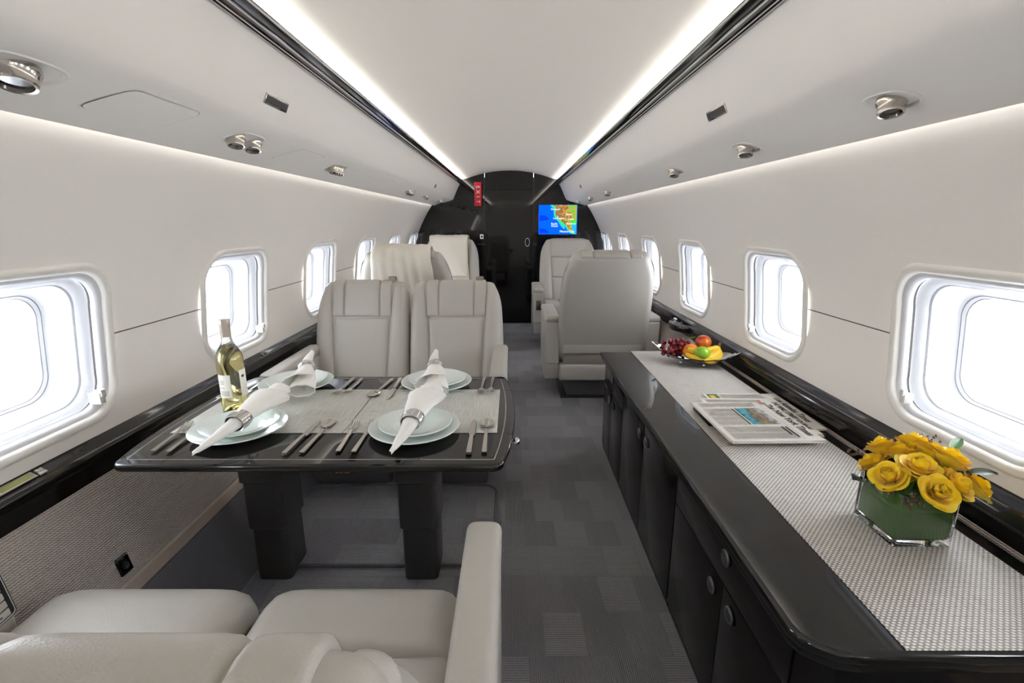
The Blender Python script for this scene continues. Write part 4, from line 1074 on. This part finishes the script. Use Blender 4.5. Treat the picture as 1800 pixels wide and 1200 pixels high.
LEAF = leaf_mesh(.048, .019, .012); LEAF.materials.append(MATS['leaf_dark']); LEAF2 = leaf_mesh(.055, .012, .010); LEAF2.materials.append(MATS['leaf_green'])
def pix(u, v, y):
    dx = (u-900)/f_; dy = (600-v)/f_; b_ = math.cos(p_)+dy*math.sin(p_); c_ = -math.sin(p_)+dy*math.cos(p_); t_ = y/b_; return Vector((.03+dx*t_, y, 1.27+c_*t_))
def sprig(loc, az, el, n, L, label):
    root = E('berry_sprig', loc); tag(root, label, 'sprig', 'berry sprigs among the roses')
    d = Vector((math.cos(az)*math.cos(el), math.sin(az)*math.cos(el), math.sin(el)))
    O('stem', tube([tuple(d*L*k/4+Vector((0, 0, -.006*(k/4)**2))) for k in range(5)], [.0016, .0014, .0012, .001, .0008], 5), 'stem_brown', root)
    bm_ = SPH
    for k in range(n):
        q = d*L*(.35+.65*rnd.random())+Vector((rnd.gauss(0, .008), rnd.gauss(0, .008), rnd.gauss(0, .007)))
        o = O('berry', bm_, 'berry', root, q); s_ = rnd.uniform(.7, 1.2); o.scale = (s_, s_, s_*1.2)
    g = G()
    return root
SPH = mesh_of('berry', *sphere(.0028, 8, 6), None); SPH.materials.append(MATS['berry'])
sprig(pix(1560, 850, 1.0)+Vector((.02, 0, -.01)), 3.6, .1, 26, .05, 'brown berry sprig hanging over the front of the vase')
sprig(pix(1622, 868, .95)+Vector((-.01, .01, .004)), 3.9, -.5, 22, .045, 'brown berry sprig under the drooping rose')
sprig(pix(1540, 805, 1.09), 2.6, .1, 18, .05, 'brown berry sprig at the far corner of the vase')
sprig(pix(1645, 790, 1.06), 1.2, .3, 14, .05, 'brown berry sprig behind the top roses')
for u, v, y, az, me, lb in ((1700, 832, .965, 5.6, LEAF, 'dark round leaf beside the ruffled rose'), (1672, 792, 1.07, .6, LEAF2, 'bright green leaf tip behind the top roses'), (1518, 845, 1.07, 3.5, LEAF, 'dark leaf under the far corner rose'), (1580, 868, .97, 4.3, LEAF, 'dark leaf over the front rim of the vase'), (1622, 858, .955, 4.6, LEAF2, 'pale green leaf between the front roses')):
    o = O('rose_leaf', me, None, None, pix(u, v, y), (R(30), R(rnd.uniform(-20, 20)), az-math.pi/2)); tag(o, lb, 'leaf', 'leaves among the roses')

# fruit dish
FX, FY = .975, 2.405
fd = E('fruit_dish', (FX, FY, RZ), R(-27)); tag(fd, 'silver leaf-shaped fruit dish on small ball feet', 'dish')
def dish(u, v, off=0.0):
    a = 2*math.pi*v; r = u; lx, ly = .190, .105
    x = lx*r*math.copysign(abs(math.cos(a))**1.25, math.cos(a)); y = ly*r*math.sin(a)
    z = .014+.034*r**2.4+.030*(abs(x)/lx)**3.0+.0025*math.sin(11*a)*r**3
    return (x, y, z-off)
g = G(); g.add(*grid(lambda u, v: dish(u, v), 12, 48)); g.add(*grid(lambda u, v: dish(u, v, .0025), 12, 48))
O('bowl', g, 'steel', fd, ang=60)
for sx_ in (-1, 1):
    O('tip_handle', tube([(sx_*.165, -.022, .058), (sx_*.205, -.014, .084), (sx_*.222, 0, .092), (sx_*.205, .014, .084), (sx_*.165, .022, .058)], .0035, 6), 'chrome', fd)
for x, y in ((.05, -.05), (-.06, -.045), (.05, .05), (-.06, .045)): O('ball_foot', sphere(.0095, 12, 8), 'chrome', fd, (x, y, .0095))
FZ = RZ+.02
def lump(name, r, mat, loc, label, cat, sz=.92, dimple=.12, rot=(0, 0, 0), stem=True):
    prof_ = []
    for i in range(17):
        t = i/16; a = math.pi*t; rr = r*math.sin(a)**.96; z = -r*sz*math.cos(a)
        if t > .8: z -= dimple*r*((t-.8)/.2)**2
        if t < .15: z += dimple*.6*r*((.15-t)/.15)**2
        prof_.append((max(rr, 1e-4), z))
    root = E(name, loc, rot=rot); tag(root, label, cat)
    O('flesh', lathe(prof_, 28), mat, root, ang=None)
    if stem: O('stem', tube([(0, 0, r*sz*.80), (.001, 0, r*sz*.95), (.003, .001, r*sz*1.10)], .0013, 6), 'stem_brown', root)
    return root
lump('apple', .0385, 'apple_green', (.985, 2.345, FZ+.052), 'shiny green apple at the front of the fruit dish', 'apple', rot=(-.35, .15, 0))
lump('nectarine', .041, 'nectarine', (1.030, 2.455, FZ+.080), 'red and orange nectarine on top of the fruit', 'nectarine', .96, .05, stem=False)
lump('orange', .040, 'orange', (.948, 2.400, FZ+.046), 'orange half hidden behind the bananas', 'orange', .96, .02, stem=False)
bn = E('banana_bunch', (.985, 2.362, FZ), .0); tag(bn, 'bunch of ripe bananas curling around the green apple', 'bananas')
def banana(path, r=.0165):
    P = [Vector(p) for p in path]; Q = []
    n = 14
    for i in range(n+1):
        t = i/n*(len(P)-1); k = min(int(t), len(P)-2); f2 = t-k
        p0, p1, p2, p3 = P[max(k-1, 0)], P[k], P[k+1], P[min(k+2, len(P)-1)]
        Q.append(.5*((2*p1)+(-p0+p2)*f2+(2*p0-5*p1+4*p2-p3)*f2*f2+(-p0+3*p1-3*p2+p3)*f2**3))
    rr = [r*min(1, (.28+2.6*(i/n))) if i < n*.3 else (r*min(1, (.42+2.6*(1-i/n))) if i > n*.75 else r) for i in range(n+1)]
    return tube(Q, rr, 7)
for pts in ([(.095, .010, .075), (.080, -.010, .055), (.02, -.030, .030), (-.045, -.025, .030), (-.075, .0, .045)], [(.095, .012, .078), (.085, .010, .072), (.03, .004, .060), (-.03, .002, .058), (-.065, .012, .070)], [(.093, .014, .074), (.086, -.022, .040), (.045, -.050, .024), (.0, -.050, .022)]):
    b_ = O('banana', banana(pts), 'banana', bn, ang=50)
    O('blossom_tip', sphere(.005, 8, 6), 'banana_tip', b_, pts[-1])
O('crown_stem', tube([(.088, .008, .068), (.097, .014, .086), (.101, .018, .098)], [.010, .007, .006], 7), 'banana_tip', bn)
gb = E('grape_bunch', (.895, 2.465, FZ)); tag(gb, 'bunch of red grapes at the end of the fruit dish', 'grapes')
GRP = mesh_of('grape', *sphere(.0118, 12, 8, 1, 1, 1.12), None); GRP.materials.append(MATS['grape'])
pts = []
tries = 0
while len(pts) < 58 and tries < 6000:
    tries += 1
    q = Vector((rnd.uniform(-.070, .085), rnd.uniform(-.055, .055), rnd.uniform(.012, .095)))
    if (q.x/.078)**2+(q.y/.056)**2+((q.z-.045)/.056)**2 > 1: continue
    if all((q-o_).length > .0178 for o_ in pts): pts.append(q)
for q in pts:
    o = O('grape', GRP, 'grape', gb, q, (rnd.uniform(0, 3), rnd.uniform(0, 3), 0))
O('stalk', tube([(-.02, 0, .06), (.04, .01, .085), (.075, .015, .098), (.10, .01, .105)], .0018, 6), 'stem_green', gb)

# ------------------------------------------------------------------ small fittings on the side ledges and walls
lc = E('ledge_control', (-1.165, 1.060, .658)); lc.rotation_euler = (0, R(29), 0); tag(lc, 'silver-framed control display set in the side ledge near the camera', 'control panel')
O('frame', box(-.011, .011, -.060, .035, -.002, .004, .002), 'steel', lc); O('display', box(-.007, .007, -.052, .027, .003, .0048), 'lcd', lc, smooth=False)
for y in (.046, .056): O('button', box(-.009, .001, y-.004, y+.004, -.001, .004, .001), 'button_grey', lc)
O('button', box(.003, .011, .040, .060, -.001, .004, .001), 'button_grey', lc); O('button', box(.003, .011, -.072, -.064, -.001, .004, .001), 'button_grey', lc)
for y in (2.235, 2.262):
    o = O('ledge_button', lathe([(.0085, 0), (.0085, .003), (.006, .005), (.001, .005)], 16, True, True), 'nickel', None, (-1.166, y, .656), (0, R(32), 0)); tag(o, 'round silver button on the dining side ledge, %s of a pair' % ('nearer' if y < 2.25 else 'farther'), 'button', 'ledge buttons')
ol_ = E('wall_outlet', (-1.076, 1.185, .322)); ol_.rotation_euler = (0, R(-13), 0); tag(ol_, 'black power socket in the beige side panel by the foreground seat', 'socket')
O('plate', box(-.004, .006, -.020, .020, -.024, .024, .002), 'lens_dark', ol_); O('insert', lathe([(.011, 0), (.011, .003), (.008, .002)], 16), 'dark_metal', ol_, (.005, 0, 0), (0, math.pi/2, 0)); O('tag_line', box(-.004, .007, -.018, .018, .026, .030), 'nickel', ol_)
# cup holder notch and fabric console beside the club chair
cs = E('side_console', (0, 0, 0)); tag(cs, 'grey fabric-covered side console between credenza and club chair', 'console')
O('body', prism([(1.075, 2.70), (1.00, 2.74), (.985, 2.92), (1.05, 3.06), (1.075, 3.06)], .0, .545, .006, 2), 'dado_fabric', cs)
ch = E('cup_holder', (1.146, 3.10, .592)); tag(ch, 'glossy black cup holder in the side ledge beside the club chair', 'cup holder')
O('tray', prism([(.080*math.cos(a), .14*math.sin(a)) for a in [math.pi/2+k*math.pi/14 for k in range(15)]], .0, .040, .008, 2), 'black_trim', ch)
O('rim', ribbon([(-.035+.030*math.cos(a), .030*math.sin(a)) for a in [k*2*math.pi/28 for k in range(28)]], .003, .0412), 'chrome', ch)
for y in (.075, .10): O('knob', lathe([(.010, .038), (.010, .052), (.006, .056), (.001, .056)], 14, True, True), 'chrome', ch, (-.02, y, 0))
